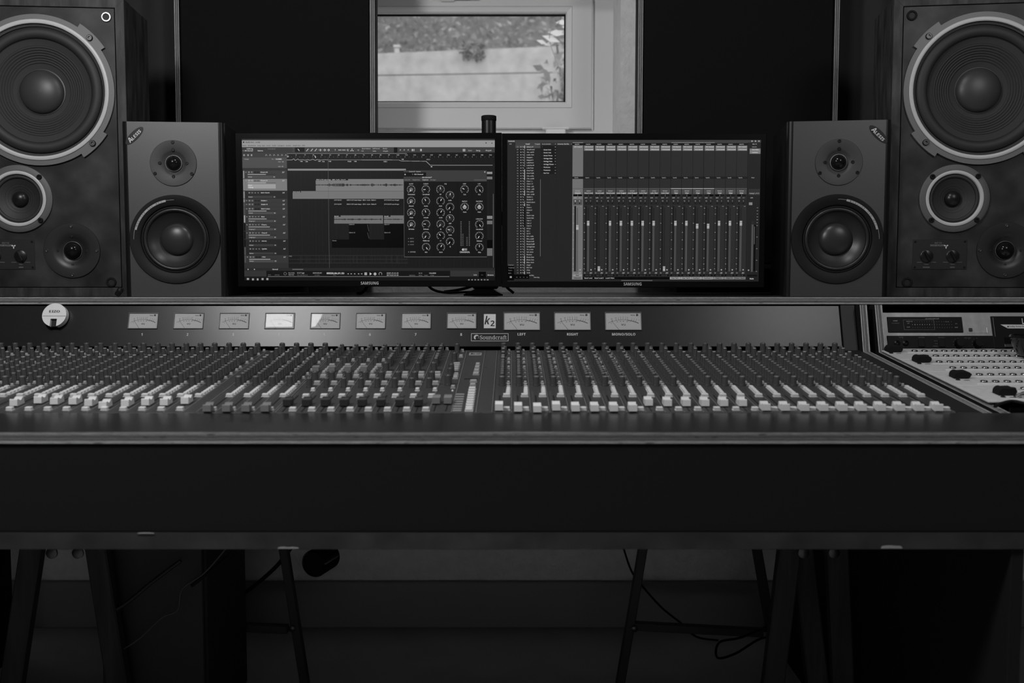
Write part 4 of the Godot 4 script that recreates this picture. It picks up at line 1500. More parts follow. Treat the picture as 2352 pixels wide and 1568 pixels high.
func big_speaker_proto() -> Node3D:
	var t := thing("floor_loudspeaker", "x", "loudspeaker", Vector3.ZERO, 0.0, "large wooden loudspeakers at the outer ends of the shelf")
	var w := 0.365
	var h := 0.637
	var fw := 0.0185
	var wood := mat(1.0, 0.5, 0.0, 0.3)
	triplanar(wood, noise_tex(0.012, 0.15, 0.31, 41, 512, 5, false, 1.0), Vector3(5, 1.2, 5))
	var baf := mat(1.0, 0.46, 0.0, 0.36)
	triplanar(baf, noise_tex(0.008, 0.11, 0.26, 42, 512, 5, false, 1.0), Vector3(2.2, 2.2, 2.2))
	var dark := mat(0.10, 0.6)
	var frame_grey := mat(0.40, 0.45)
	var trim := mat(0.74, 0.4)
	var cone := mat(0.235, 0.85, 0.0, 0.3)
	var surround := mat(0.15, 0.6)
	var capm := mat(0.22, 0.42)
	part("cabinet", box_mesh(Vector3(w, h, 0.142), 0.0015, Vector3(0, h / 2, -0.113)), wood, t)
	var st := sb()
	rect_sweep(st, w / 2, h / 2, P([0.0, -0.044, 0.0, -0.0008, 0.0008, 0.0, fw, 0.0, fw + 0.0008, -0.0008, fw + 0.0008, -0.044]), X(Vector3(0, h / 2, 0)))
	part("front_frame", st.commit(), wood, t)
	# baffle with three round openings
	var bx := w / 2 - fw - 0.0025
	var b0 := fw + 0.0025
	var b1 := h - fw - 0.0025
	st = sb()
	holed_plate(st, -bx, bx, 0.276, b1, Vector2(0, 0.441), 0.146, -0.0008)
	holed_plate(st, -bx, bx, 0.1500, 0.276, Vector2(-0.0486, 0.2105), 0.060, -0.0008)
	holed_plate(st, -bx, bx, b0, 0.1500, Vector2(0.0598, 0.0995), 0.0500, -0.0008)
	rect_sweep(st, bx, (b1 - b0) / 2, P([0.0, -0.02, 0.0, -0.0008]), X(Vector3(0, (b0 + b1) / 2, 0)))
	part("baffle", st.commit(), baf, t)
	# mitre cuts at the corners
	for sx in [-1, 1]:
		for sy in [0, 1]:
			var a := Vector3(sx * w / 2, sy * h, 0.0002)
			var b := Vector3(sx * (w / 2 - fw), sy * (h - 2 * fw) + fw, 0.0002)
			var ms := sb()
			bar(ms, a, b, 0.0006, 0.0003, 0.0)
			part("mitre_line", ms.commit(), dark, t)
	# woofer
	var wo := X(Vector3(0, 0.441, 0))
	st = sb()
	var ro := func(a: float) -> float:
		var d := absf(fposmod(a, PI / 2) - PI / 4)
		return 0.1685 if d < 0.21 else 0.1594
	ring_plate(st, 0.1475, ro, -0.002, 0.0045, 120)
	var wf := part("woofer", st.commit(), frame_grey, t, wo)
	part("trim_ring", lathe_mesh(P([0.1485, 0.0, 0.1485, 0.0062, 0.1478, 0.0068, 0.1412, 0.0068, 0.1402, 0.006, 0.1402, -0.004]), 96, ZX(Vector3.ZERO)), trim, wf)
	var sp := [Vector2(0.1405, 0.0008), Vector2(0.1345, 0.0), Vector2(0.1338, -0.003)]
	for k in 13:
		var a := PI * k / 12.0
		sp.append(Vector2(0.1215 + cos(a) * 0.0118, -0.003 + sin(a) * 0.0085))
	part("surround", lathe_mesh(sp, 80, ZX(Vector3.ZERO)), surround, wf)
	var cp := [Vector2(0.1097, -0.0025)]
	for k in 141:
		var f := k / 140.0
		var r := lerpf(0.109, 0.045, f)
		var zc := -0.004 - 0.020 * pow(f, 0.9)
		if r < 0.096 and r > 0.060: zc += 0.0022 * absf(sin((0.096 - r) / 0.0051 * PI)) - 0.001
		cp.append(Vector2(r, zc))
	part("cone", lathe_mesh(cp, 80, ZX(Vector3.ZERO)), cone, wf)
	var dp := [Vector2(0.0492, -0.0235), Vector2(0.0490, -0.0215), Vector2(0.0475, -0.0212), Vector2(0.0468, -0.0222)]
	for k in 13:
		var f := k / 12.0
		dp.append(Vector2(0.0462 * cos(f * PI / 2), -0.022 + 0.020 * sin(f * PI / 2)))
	part("dust_cap", lathe_mesh(dp, 56, ZX(Vector3.ZERO)), capm, wf)
	for k in 4:
		var a := PI / 4 + k * PI / 2
		part("screw", screw_mesh(0.0068), M.dark_steel, wf, X(Vector3(cos(a) * 0.1575, sin(a) * 0.1575, 0.0045)))
	# midrange
	var mi := part("midrange", lathe_mesh(P([0.0718, -0.002, 0.0718, 0.0035, 0.071, 0.0042, 0.0592, 0.0042]), 72, ZX(Vector3.ZERO)), mat(0.34, 0.55), t, X(Vector3(-0.0486, 0.2105, 0)))
	part("trim_ring", lathe_mesh(P([0.0592, 0.003, 0.0592, 0.0058, 0.0586, 0.0062, 0.0535, 0.0062, 0.0524, 0.0054, 0.0515, 0.0]), 64, ZX(Vector3.ZERO)), trim, mi)
	var ms2 := [Vector2(0.0516, 0.0012)]
	for k in 9:
		var a := PI * k / 8.0
		ms2.append(Vector2(0.0475 + cos(a) * 0.0036, 0.0002 + sin(a) * 0.0026))
	for k in 25:
		var f := k / 24.0
		ms2.append(Vector2(lerpf(0.0436, 0.0165, f), -0.001 - 0.011 * f + 0.0003 * sin(f * 60.0)))
	part("cone", lathe_mesh(ms2, 56, ZX(Vector3.ZERO)), mat(0.15, 0.6), mi)
	var md := []
	for k in 9: md.append(Vector2(0.0176 * cos(k / 8.0 * PI / 2), -0.012 + 0.014 * sin(k / 8.0 * PI / 2)))
	part("dust_cap", lathe_mesh(md, 36, ZX(Vector3.ZERO)), M.black_satin, mi)
	for k in 4:
		var a := PI / 4 + k * PI / 2
		part("screw", screw_mesh(0.0056), M.rubber, mi, X(Vector3(cos(a) * 0.0655, sin(a) * 0.0655, 0.004)))
	# tweeter
	var tw := part("tweeter", lathe_mesh(P([0.0595, -0.002, 0.0595, 0.0012, 0.0588, 0.0022, 0.0405, 0.0024, 0.034, 0.0012, 0.028, -0.002, 0.0225, -0.0055, 0.0195, -0.006]), 64, ZX(Vector3.ZERO)), mat(0.15, 0.4), t, X(Vector3(0.0598, 0.0995, 0)))
	var td := [Vector2(0.0196, -0.0065), Vector2(0.0196, -0.0042), Vector2(0.0186, -0.0038), Vector2(0.0178, -0.0045)]
	for k in 11: td.append(Vector2(0.0176 * cos(k / 10.0 * PI / 2), -0.0045 + 0.0165 * sin(k / 10.0 * PI / 2)))
	part("dome", lathe_mesh(td, 40, ZX(Vector3.ZERO)), M.black_gloss, tw)
	part("dome_ring", lathe_mesh(P([0.0199, -0.005, 0.0199, -0.0034, 0.0191, -0.0032, 0.0189, -0.0045]), 44, ZX(Vector3.ZERO)), mat(0.34, 0.4), tw)
	for k in 4:
		var a := k * PI / 2
		part("screw", screw_mesh(0.0036), M.steel, tw, X(Vector3(cos(a) * 0.0525, sin(a) * 0.0525, 0.0018)))
		part("screw", screw_mesh(0.0028), M.black_plastic, tw, X(Vector3(cos(a) * 0.031, sin(a) * 0.031, -0.0012)))
	# level control plate; the loudspeaker stands on its head, so the lettering does too
	var pl := part("control_plate", box_mesh(Vector3(0.112, 0.064, 0.002), 0.0006), M.black_plastic, t, X(Vector3(-0.0745, 0.091, -0.0006), Vector3(0, 0, PI)))
	for s in [-1, 1]:
		var kx: float = 0.0268 * s + 0.0002
		var kn := part("level_knob", lathe_mesh(P([0.0132, 0.001, 0.0132, 0.003, 0.0115, 0.0042, 0.0, 0.0042]), 28, ZX(Vector3.ZERO)), M.black_satin, pl, X(Vector3(kx, 0.0035, 0)))
		part("pointer", box_mesh(Vector3(0.005, 0.0235, 0.007), 0.0012), M.black_satin, kn, X(Vector3(0, 0, 0.0065), Vector3(0, 0, 0.45)))
		part("lettering", text_mesh("MIDDLE" if s > 0 else "HIGH", 0.0024, true, 1.1), M.print_grey, pl, X(Vector3(kx, 0.0275, 0.0012)))
		part("lettering", text_mesh("DECREASE", 0.0014, true, 1.1), M.print_grey, pl, X(Vector3(kx - 0.0145, 0.0168, 0.0012)))
		part("lettering", text_mesh("INCREASE", 0.0014, true, 1.1), M.print_grey, pl, X(Vector3(kx + 0.0145, 0.0168, 0.0012)))
		part("lettering", text_mesh("NORMAL", 0.0014, true, 1.1), M.print_grey, pl, X(Vector3(kx, 0.0212, 0.0012)))
	part("lettering", text_mesh("MITSUBISHI", 0.0036, true, 1.0), M.print_grey, pl, X(Vector3(0.006, -0.0195, 0.0012)))
	part("lettering", text_mesh("DS-28B", 0.003, false, 1.1), M.print_grey, pl, X(Vector3(0.004, -0.0247, 0.0012)))
	var em := sb()
	for k in 3:
		var a := PI / 2 + k * TAU / 3
		prism(em, PackedVector2Array(P([0, 0, 0.0028, 0.0016, 0.0056, 0, 0.0028, -0.0016])), 0.0, 0.0004, Transform3D(Basis(Vector3.BACK, a), Vector3.ZERO))
	part("emblem", em.commit(), M.print_white, pl, X(Vector3(-0.0125, -0.0175, 0.001)))
	for sx in [-1, 1]:
		for sy in [-1, 1]:
			part("screw", screw_mesh(0.0022), M.black_satin, pl, X(Vector3(sx * 0.051, sy * 0.0275, 0.001)))
	return t

func grille_sockets(t: Node3D, m: Array) -> void:
	var i := 0
	for q in [[-0.1455, 0.598], [0.1455, 0.598], [-0.1405, 0.031], [0.1405, 0.031]]:
		var o := part("grille_socket", lathe_mesh(P([0.0108, -0.001, 0.0108, 0.0012, 0.0098, 0.0024, 0.0072, 0.0024, 0.0064, 0.001, 0.0062, -0.0005]), 28, ZX(Vector3.ZERO)), m[i], t, X(Vector3(q[0], q[1], 0)))
		part("hole", lathe_mesh(P([0.0064, 0.0004, 0.0, 0.0004]), 20, ZX(Vector3.ZERO)), M.print_black, o)
		i += 1

func big_speakers() -> void:
	var a := big_speaker_proto()
	var b: Node3D = a.duplicate()
	b.name = numbered("floor_loudspeaker")
	add_child(b)
	a.set_meta("label", "large dark wooden loudspeaker behind the lighter grey one, shiny metal socket in its upper corner")
	b.set_meta("label", "large dark wooden loudspeaker above the cassette deck, black socket in its upper corner")
	a.position = Vector3(-1.0145, SHELF_Y, -2.165)
	a.rotation.y = deg_to_rad(5.0)
	b.position = Vector3(0.9960, SHELF_Y, -2.145)
	b.rotation.y = deg_to_rad(-7.6)
	grille_sockets(a, [M.steel, M.steel, M.rubber, M.rubber])
	grille_sockets(b, [M.rubber, M.steel, M.rubber, M.rubber])
	# a small plug lying before the left one
	var pp := at_depth(274, 671, 2.125)
	var pt := thing("adapter_plug", "small black adapter plug leaning at the foot of the left large loudspeaker", "plug", Vector3(pp.x, SHELF_Y, pp.z), 0.0)
	part("body", lathe_mesh(P([0.0, -0.0095, 0.0056, -0.0095, 0.0062, -0.008, 0.0062, 0.006, 0.0055, 0.0085, 0.0, 0.0085]), 18, Transform3D(Basis(Vector3(0, 0, 1), -0.62), Vector3(0, 0.0115, 0))), M.black_satin, pt)
	part("collar", lathe_mesh(P([0.0064, 0.001, 0.0066, 0.002, 0.0066, 0.0045, 0.0064, 0.0055]), 18, Transform3D(Basis(Vector3(0, 0, 1), -0.62), Vector3(0, 0.0115, 0))), M.dark_steel, pt)

func near_field(label: String, p: Vector3, turn: float, flip: float, face_tone: float) -> void:
	var t := thing("near_field_monitor", label, "loudspeaker", p, turn, "grey two-way loudspeakers beside the screens")
	var w := 0.2155
	var h := 0.3745
	var d := 0.24
	var grey := mat(1.0, 0.42, 0.65, 0.5)
	triplanar(grey, noise_tex(0.25, face_tone - 0.03, face_tone + 0.03, 51, 512, 3), Vector3(5, 5, 5))
	var wrap := mat(0.09, 0.3)
	# cabinet with chamfered front uprights, open behind the baffle
	var c := 0.013
	var st := sb()
	box(st, Vector3(0, h / 2, -(0.034 + d) / 2), Vector3(w, h, d - 0.034), 0.001)
	var yup := Transform3D(Basis(Vector3(1, 0, 0), Vector3(0, 0, -1), Vector3(0, 1, 0)), Vector3.ZERO)
	for s in [-1.0, 1.0]:
		var up := P([s * (w / 2 - c * 0.95), 0.034, s * w / 2, 0.034])
		for k in 9:
			var a := PI / 2 * k / 8.0
			up.append(Vector2(s * (w / 2 - 0.0115 + 0.0115 * cos(a)), 0.0115 - 0.0115 * sin(a)))
		up.append(Vector2(s * (w / 2 - c * 0.95), 0.0))
		prism(st, PackedVector2Array(up), 0.0, h, yup)
	for y in [0.002, h - 0.002]: box(st, Vector3(0, y, -0.017), Vector3(w - c * 1.9, 0.004, 0.034), 0.0)
	part("cabinet", st.commit(), wrap, t)
	st = sb()
	var bx := w / 2 - c * 0.95
	holed_plate(st, -bx, bx, 0.0005, 0.2275, Vector2(0, 0.1235), 0.0735, 0.001)
	holed_plate(st, -bx, bx, 0.2275, h - 0.0005, Vector2(0, 0.2865), 0.0300, 0.001)
	rect_sweep(st, bx, h / 2 - 0.0005, P([0.0, -0.002, 0.0, 0.001]), X(Vector3(0, h / 2, 0)))
	part("baffle", st.commit(), grey, t)
	# tweeter
	var tw := part("tweeter", lathe_mesh(P([0.0492, 0.0008, 0.0492, 0.002, 0.0484, 0.003, 0.029, 0.003, 0.0245, 0.001, 0.0195, -0.003, 0.0172, -0.0035]), 60, ZX(Vector3.ZERO)), mat(0.24, 0.55), t, X(Vector3(0, 0.2865, 0.0)))
	var td := [Vector2(0.0172, -0.004), Vector2(0.0172, -0.0008), Vector2(0.0164, -0.0003), Vector2(0.0158, -0.001)]
	for k in 11: td.append(Vector2(0.0157 * cos(k / 10.0 * PI / 2), -0.001 + 0.0145 * sin(k / 10.0 * PI / 2)))
	part("dome", lathe_mesh(td, 40, ZX(Vector3.ZERO)), M.black_gloss, tw)
	part("dome_ring", lathe_mesh(P([0.0174, -0.002, 0.0174, 0.0003, 0.0166, 0.0006, 0.0161, -0.001]), 44, ZX(Vector3.ZERO)), mat(0.6, 0.4), tw)
	for k in 4: part("screw", screw_mesh(0.0036), M.black_satin, tw, X(Vector3(cos(k * PI / 2) * 0.0285, sin(k * PI / 2) * 0.0285, 0.0022)))
	for a in [PI / 2, PI / 2 + TAU / 3, PI / 2 - TAU / 3]: part("screw", screw_mesh(0.0036), M.black_satin, tw, X(Vector3(cos(a) * 0.0445, sin(a) * 0.0445, 0.0028)))
	# woofer
	var wo := part("woofer", lathe_mesh(P([0.0955, 0.0008, 0.0955, 0.003, 0.0946, 0.004, 0.074, 0.004, 0.0725, 0.003, 0.0712, -0.001]), 80, ZX(Vector3.ZERO)), mat(0.085, 0.55, 0.0, 0.35), t, X(Vector3(0, 0.1235, 0.0)))
	var sp := [Vector2(0.0715, -0.001), Vector2(0.0700, 0.0012), Vector2(0.0688, 0.0012), Vector2(0.0680, -0.001)]
	for k in 11:
		var a := PI * k / 10.0
		sp.append(Vector2(0.0636 + cos(a) * 0.0042, -0.001 + sin(a) * 0.0045))
	part("surround", lathe_mesh(sp, 72, ZX(Vector3.ZERO)), mat(0.15, 0.35), wo)
	part("cone", lathe_mesh(P([0.0594, -0.001, 0.058, -0.003, 0.045, -0.011, 0.0345, -0.016]), 64, ZX(Vector3.ZERO)), mat(0.17, 0.36), wo)
	var dp := [Vector2(0.0356, -0.0160), Vector2(0.0352, -0.0145), Vector2(0.0345, -0.0150)]
	for k in 13: dp.append(Vector2(0.0343 * cos(k / 12.0 * PI / 2), -0.015 + 0.0135 * sin(k / 12.0 * PI / 2)))
	part("dust_cap", lathe_mesh(dp, 48, ZX(Vector3.ZERO)), mat(0.19, 0.33), wo)
	# curved label with its hairlines
	var a0 := deg_to_rad(102.0)
	var a1 := deg_to_rad(166.0)
	var A := func(a: float) -> float: return a if flip > 0 else PI - a
	var lab := sb()
	for seg in [[102.0, 166.0, 0.0822, 0.0866], [90.0, 102.0, 0.0845, 0.0851], [166.0, 180.0, 0.0860, 0.0866]]:
		for k in 20:
			var b0: float = A.call(deg_to_rad(lerpf(seg[0], seg[1], k / 20.0)))
			var b1: float = A.call(deg_to_rad(lerpf(seg[0], seg[1], (k + 1) / 20.0)))
			var d0 := Vector3(cos(b0), sin(b0), 0)
			var d1 := Vector3(cos(b1), sin(b1), 0)
			var zz := Vector3(0, 0, 0.0043)
			face(lab, [d0 * seg[2] + zz, d0 * seg[3] + zz, d1 * seg[3] + zz, d1 * seg[2] + zz], Vector3(0, 0, -1))
	part("curved_label", lab.commit(), mat(0.66, 0.5), wo)
	var word := "MONITOR ONE MK2" if flip > 0 else "MONITOR ONE MK2"
	for i in word.length():
		if word[i] == " ": continue
		var f := (i + 0.8) / 15.8
		var ang := deg_to_rad(lerpf(163.0, 105.0, f)) if flip > 0 else deg_to_rad(lerpf(75.0, 17.0, f))
		part("lettering", text_mesh(word[i], 0.0024, true), M.print_black, wo, X(Vector3(cos(ang) * 0.0844, sin(ang) * 0.0844, 0.0045), Vector3(0, 0, ang - PI / 2)))
	# oval badge set diagonally in the upper corner
	var bd := sb()
	var oval := []
	for k in 28: oval.append(Vector2(cos(TAU * k / 28.0) * 0.0255, sin(TAU * k / 28.0) * 0.0088))
	prism(bd, PackedVector2Array(oval), 0.0, 0.0008)
	var bo := part("badge", bd.commit(), M.black_satin, t, X(Vector3(-0.0800 * flip, h - 0.0305, 0.001), Vector3(0, 0, 0.79 * flip)))
	part("lettering", text_mesh("A", 0.0098, true, 1.0, 0.12), M.print_white, bo, X(Vector3(-0.0125, 0.0002, 0.0010)))
	part("lettering", text_mesh("LESIS", 0.0064, true, 1.15, 0.12), M.print_white, bo, X(Vector3(0.0045, -0.0012, 0.0010)))

func near_fields() -> void:
	near_field("lighter grey two-way loudspeaker left of the screens, badge in its upper left corner", Vector3(-0.7285, SHELF_Y, -2.165), deg_to_rad(5.0), 1.0, 0.35)
	near_field("darker grey two-way loudspeaker right of the screens, badge in its upper right corner", Vector3(0.6965, SHELF_Y, -2.145), deg_to_rad(-7.6), -1.0, 0.35)

# ------------------------------------------------------------------ the two screens
var S := {}

func scr(x0: float, y0: float, x1: float, y1: float, g: float) -> void:
	fill(S.im, (x0 - S.x) * 3.0, (y0 - S.y) * 3.0, (x1 - S.x) * 3.0, (y1 - S.y) * 3.0, g)

func txt(s: String, x: float, y: float, h: float, g: float, bold := false, centred := false, sx := 1.0) -> void:
	print_text(S.im, s, (x - S.x) * 3.0, (y - S.y) * 3.0, h * 3.0, g, bold, centred, sx)

func lin(a: Vector2, b: Vector2, w: float, g: float) -> void:
	var o := Vector2(S.x, S.y)
	line(S.im, (a - o) * 3.0, (b - o) * 3.0, w * 3.0, g)

func dial(x: float, y: float, ang: float, inner: float) -> void:
	var c := (Vector2(x, y) - Vector2(S.x, S.y)) * 3.0
	arc(S.im, c, 27.0, deg_to_rad(-50), deg_to_rad(230), 2.5, 0.5)
	for k in 9:
		var a := deg_to_rad(-50.0 + k * 35.0)
		var d := Vector2(cos(a), -sin(a))
		line(S.im, c + d * 21.0, c + d * 26.0, 2.5, 0.5)
	disc(S.im, c, 13.0, inner)
	disc(S.im, c, 9.0, inner * 0.8)
	var e := deg_to_rad(ang)
	line(S.im, c + Vector2(cos(e), -sin(e)) * 3.0, c + Vector2(cos(e), -sin(e)) * 15.0, 4.0, 0.8)

func wave(x0: float, x1: float, y: float, lo: float, hi: float, s: int) -> void:
	var n := FastNoiseLite.new()
	n.seed = s
	n.frequency = 0.06
	var x := x0
	while x < x1:
		var a := lerpf(lo, hi, clampf(absf(n.get_noise_1d(x)) * 1.8, 0, 1)) * rng.randf_range(0.5, 1.2)
		scr(x, y - a, x + 0.4, y + a, 0.17)
		x += 0.45

func left_screen() -> ImageTexture:
	S = {"im": picture(1726, 966, 0.10), "x": 561.2, "y": 321.7 - 3.0}
	scr(561, 318.7, 1137, 322, 0.19)
	scr(561, 322, 1137, 337.4, 0.57)
	txt("Studio One - Lonely", 569.5, 326.2, 2.7, 0.25)
	disc(S.im, Vector2(12, 22), 5, 0.12)
	var mx := 563.0
	for s in ["Datei", "Bearbeiten", "Song", "Spur", "Event", "Audio", "Transport", "Ansicht", "Studio One", "Hilfe"]:
		txt(s, mx, 333.8, 2.6, 0.32)
		mx += 3.5 + s.length() * 1.75
	txt("x", 1129.0, 328.0, 3.2, 0.12, true)
	scr(1115.5, 326.5, 1118, 329, 0.25)
	# tool bar
	scr(561, 337.4, 1137, 349.5, 0.23)
	scr(561, 337.6, 676, 349, 0.19)
	txt("NORang", 572, 341.2, 2.6, 0.72, true)
	txt("1 - DD Channel", 562.5, 345.4, 2.4, 0.72, true)
	txt("Makros", 597, 345.4, 2.4, 0.7, true)
	txt("Eventnahtstil", 620, 341.2, 2.2, 0.42)
	scr(681.5, 338, 703.5, 348.5, 0.03)
	lin(Vector2(688.5, 341.5), Vector2(691.5, 345.5), 1.2, 0.75)
	for x in [708.0, 718.0, 727.0]: lin(Vector2(x, 346), Vector2(x + 4, 341.5), 1.3, 0.68)
	for x in [736.0, 746.0, 755.0]:
		lin(Vector2(x, 343.8), Vector2(x + 5, 343.8), 1.1, 0.7)
		lin(Vector2(x + 3, 341.5), Vector2(x + 5.5, 343.8), 1.0, 0.7)
		lin(Vector2(x + 3, 346.1), Vector2(x + 5.5, 343.8), 1.0, 0.7)
	txt("?", 772, 343.8, 3.8, 0.7, true)
	for x in [781.0, 790.0]: lin(Vector2(x, 343.8), Vector2(x + 6, 343.8), 1.8, 0.68)
	txt("Q", 800.0, 343.8, 3.8, 0.7, true)
	for q in [[811.5, 341.8], [808.8, 345.5], [814.2, 345.5], [811.5, 344.6]]: scr(q[0] - 1, q[1] - 1, q[0] + 1, q[1] + 1, 0.7)
	for e in [["IQ", 824.0, 343.8], ["Quantisieren", 834.0, 340.6], ["1/4", 833.0, 346.0], ["Zeitformat", 858.0, 340.6], ["Takte", 858.0, 346.2], ["Raster", 882.0, 340.6], ["Adaptiv", 882.0, 346.2]]: txt(e[0], e[1], e[2], 2.5, 0.68)
	scr(907, 338, 915, 349.3, 0.02)
	for x in [920.0, 929.0, 938.0]: txt("#", x, 343.6, 3.4, 0.62, true)
	scr(947.5, 341.2, 950.5, 346.2, 0.68)
	scr(952, 341.2, 953.5, 346.2, 0.68)
	scr(966.5, 341.2, 970.5, 346.4, 0.66)
	scr(1063.5, 341.5, 1069.5, 347, 0.6)
	txt("Start", 1076, 344.8, 3.0, 0.62)
	txt("Song", 1094, 344.8, 3.0, 0.75)
	txt("Projekt", 1116, 344.8, 3.0, 0.72)
	# ruler
	scr(561, 349.8, 663, 360.3, 0.21)
	scr(663, 349.8, 1137, 372, 0.085)
	scr(663, 350.8, 936.5, 352.2, 0.42)
	for x in [564.0, 573.0, 581.0]: scr(x, 353.5, x + 3.5, 357.2, 0.55)
	for k in 6:
		var x := 614.0 + k * 9.0
		lin(Vector2(x, 357), Vector2(x + 2, 353.5), 0.7, 0.6)
		lin(Vector2(x + 2, 353.5), Vector2(x + 4, 357), 0.7, 0.6)
	for k in 25:
		var x := 664.0 + k * 19.15
		txt(str(1 + 8 * k), x, 355.2, 2.6, 0.6, true)
		scr(x - 0.4, 357.8, x + 0.4, 360.6, 0.5)
		scr(x + 9.2, 358.2, x + 9.9, 360.4, 0.4)
	scr(663.3, 357.0, 667.5, 359.8, 0.6)
	# tempo track
	scr(561, 360.4, 663, 384.5, 0.285)
	txt("Tempo", 565, 364.3, 2.6, 0.62)
	txt("+  -   126.0000", 629, 364.4, 2.5, 0.75, true)
	txt("max  160", 643, 370.3, 2.3, 0.65)
	txt("min   80", 643, 380.8, 2.3, 0.65)
	scr(663, 361, 1133, 384.5, 0.10)
	var tp := [[663, 366.2], [674, 366.2], [679, 363.6], [682, 367.4], [688, 364], [691, 366.4], [699, 365.5], [704, 366.8], [711, 365.2], [715, 367], [722, 364.6], [728, 367.2], [732, 365], [741, 366.6], [749, 365.4], [757, 366.0], [799, 366], [881, 366.2], [918, 366.4], [923, 368.4], [980, 369.2], [989.5, 378.3], [1131, 378.3]]
	for i in tp.size() - 1: lin(Vector2(tp[i][0], tp[i][1]), Vector2(tp[i + 1][0], tp[i + 1][1]), 0.9, 0.62)
	for e in [["138", 693, 369.5], ["130", 705, 369.8], ["130", 734, 369.3], ["134", 743, 369.9], ["136", 758, 369.5], ["135,8", 801, 369.6], ["138", 816, 369.6], ["136,1", 883, 369.8], ["130", 923.5, 364.8], ["127,7", 981, 365.3], ["80", 990.5, 381.5]]: txt(e[0], e[1], e[2], 2.4, 0.72, true)
	# arrangement background with faint bars
	scr(663, 384.5, 1133, 612.5, 0.095)
	for k in 60: scr(663 + k * 7.9, 391, 663.5 + k * 7.9, 612, 0.115 if k % 2 else 0.13)
	scr(561, 384.5, 663, 617, 0.18)
	scr(664.5, 386.0, 934, 390.5, 0.50)
	# tracks
	var tracks := [[390, 408.5, "12", "Gitarre M", 0.22, true, "Keiner"], [409, 435.8, "13", "Gitarre R", 0.46, true, "Name"], [436.5, 454, "", "Back-Vocals", 0.15, false, "Keiner"], [454.5, 462.5, "32", "Shaker L", 0.21, false, ""], [463, 472.5, "33", "Shaker R", 0.21, false, ""], [473, 490.5, "34", "Domi-Leben", 0.21, true, "Keiner"], [491, 508.8, "35", "Bass", 0.2, true, "Eingang 1"], [509.3, 527.5, "36", "Clean L", 0.2, true, "Eingang 2"], [528, 546, "37", "Clean R", 0.2, true, "Eingang 3"], [546.5, 564, "", "Drums", 0.14, false, "Keiner"], [564.5, 582.6, "", "Synthe", 0.14, false, "Keiner"], [583.2, 600.4, "89", "Click", 0.2, true, "Keiner"]]
	for q in tracks:
		scr(566, q[0], 662.5, q[1], q[4])
		scr(562.5, q[0] + 0.6, 565.5, q[1] - 0.3, 0.52 if q[0] < 460 else 0.02 if q[3] in ["Clean L", "Clean R", "Drums"] else 0.6 if q[3] == "Bass" else 0.3)
		txt(q[2], 567.5, q[0] + 4.0, 2.1, 0.6)
		for k in 4:
			var on: bool = k < 2 or q[3] in ["Bass", "Clean L", "Clean R", "Drums", "Synthe", "Back-Vocals"]
			scr(573.2 + k * 6.9, q[0] + 1.8, 579.0 + k * 6.9, q[0] + 6.2, q[4] + 0.10 if on and k < 2 else q[4] + (0.05 if on else -0.07))
			txt(["M", "S", "o", "K"][k], 574.7 + k * 6.9, q[0] + 4.0, 2.3, 0.62 if on else q[4] - 0.1, true)
		txt(q[3], 602.5, q[0] + 4.0, 2.5, 0.74, true)
		for k in 3: lin(Vector2(652 + k * 1.7, q[0] + 5.2), Vector2(653 + k * 1.7, q[0] + 2.4 + (k % 2)), 0.7, 0.7)
		if q[5]:
			scr(573, q[0] + 8.6, 637, q[0] + 9.3, q[4] * 0.55)
			scr(573, q[0] + 8.4, 614.5 if q[0] < 500 else 621.5, q[0] + 9.8, 0.68)
		if q[6] != "":
			var yy: float = q[1] - 6.3
			if q[3] == "Gitarre R":
				scr(573, q[0] + 12.0, 636.5, q[0] + 22, 0.60)
				txt("Name", 574, q[0] + 14.6, 2.4, 0.85)
				txt("X Klang", 574, q[0] + 19.4, 2.4, 0.85)
			else:
				scr(573, yy, 629, yy + 4.8, q[4] + 0.08)
				scr(630, yy, 636.5, yy + 4.8, q[4] + 0.08)
				txt(q[6], 574, yy + 2.4, 2.4, 0.66)
				scr(632, yy + 1.4, 634.5, yy + 3.4, 0.6)
	# clips
	scr(728, 409.3, 929, 436.2, 0.46)
	scr(728, 409.3, 802, 412.4, 0.10)
	txt("2018-10-28 Traum-Ranger - 0034 - Audio - Guitar R", 729, 410.8, 2.1, 0.8)
	lin(Vector2(728, 422.8), Vector2(926, 422.8), 0.9, 0.17)
	wave(728, 926, 422.8, 0.5, 3.6, 3)
	for k in 18: scr(769 + k * 1.15, 418.8 + (k % 3) * 0.5, 769.5 + k * 1.15, 426.8 - (k % 2) * 0.6, 0.17)
	scr(675, 436.6, 929, 454.3, 0.44)
	scr(675, 436.6, 694, 439.8, 0.10)
	txt("Back-Vocals", 676, 438.3, 2.2, 0.7)
	for r in 2:
		scr(769, 455.5 + r * 9.3, 928, 463.3 + r * 9.3, 0.085)
		txt("2018-10-28 T", 769.5, 457.2 + r * 9.3, 2.1, 0.72)
		txt("2018-10-28 Traum-Ranger - 0034 - Audio - Shaker " + ["L", "R"][r], 798, 457.2 + r * 9.3, 2.1, 0.72)
		txt("2018-10-28 Traum-Ranger", 883.5, 457.2 + r * 9.3, 2.1, 0.72)
	for q in [[768.7, 881, 5], [883, 929, 9]]:
		scr(q[0], 492, q[1], 510.7, 0.42)
		scr(q[0], 492, q[0] + 15, 495.4, 0.12)
		txt("Bass(2)", q[0] + 0.8, 493.8, 2.2, 0.75)
		lin(Vector2(q[0], 501), Vector2(q[1] - 4, 501), 0.9, 0.12)
		wave(q[0], q[1] - 4, 501.0, 0.6, 2.0, q[2])
	scr(802.5, 511, 848.5, 547, 0.0)
	scr(883, 511, 929, 547, 0.0)
	scr(763, 547, 929, 566, 0.0)
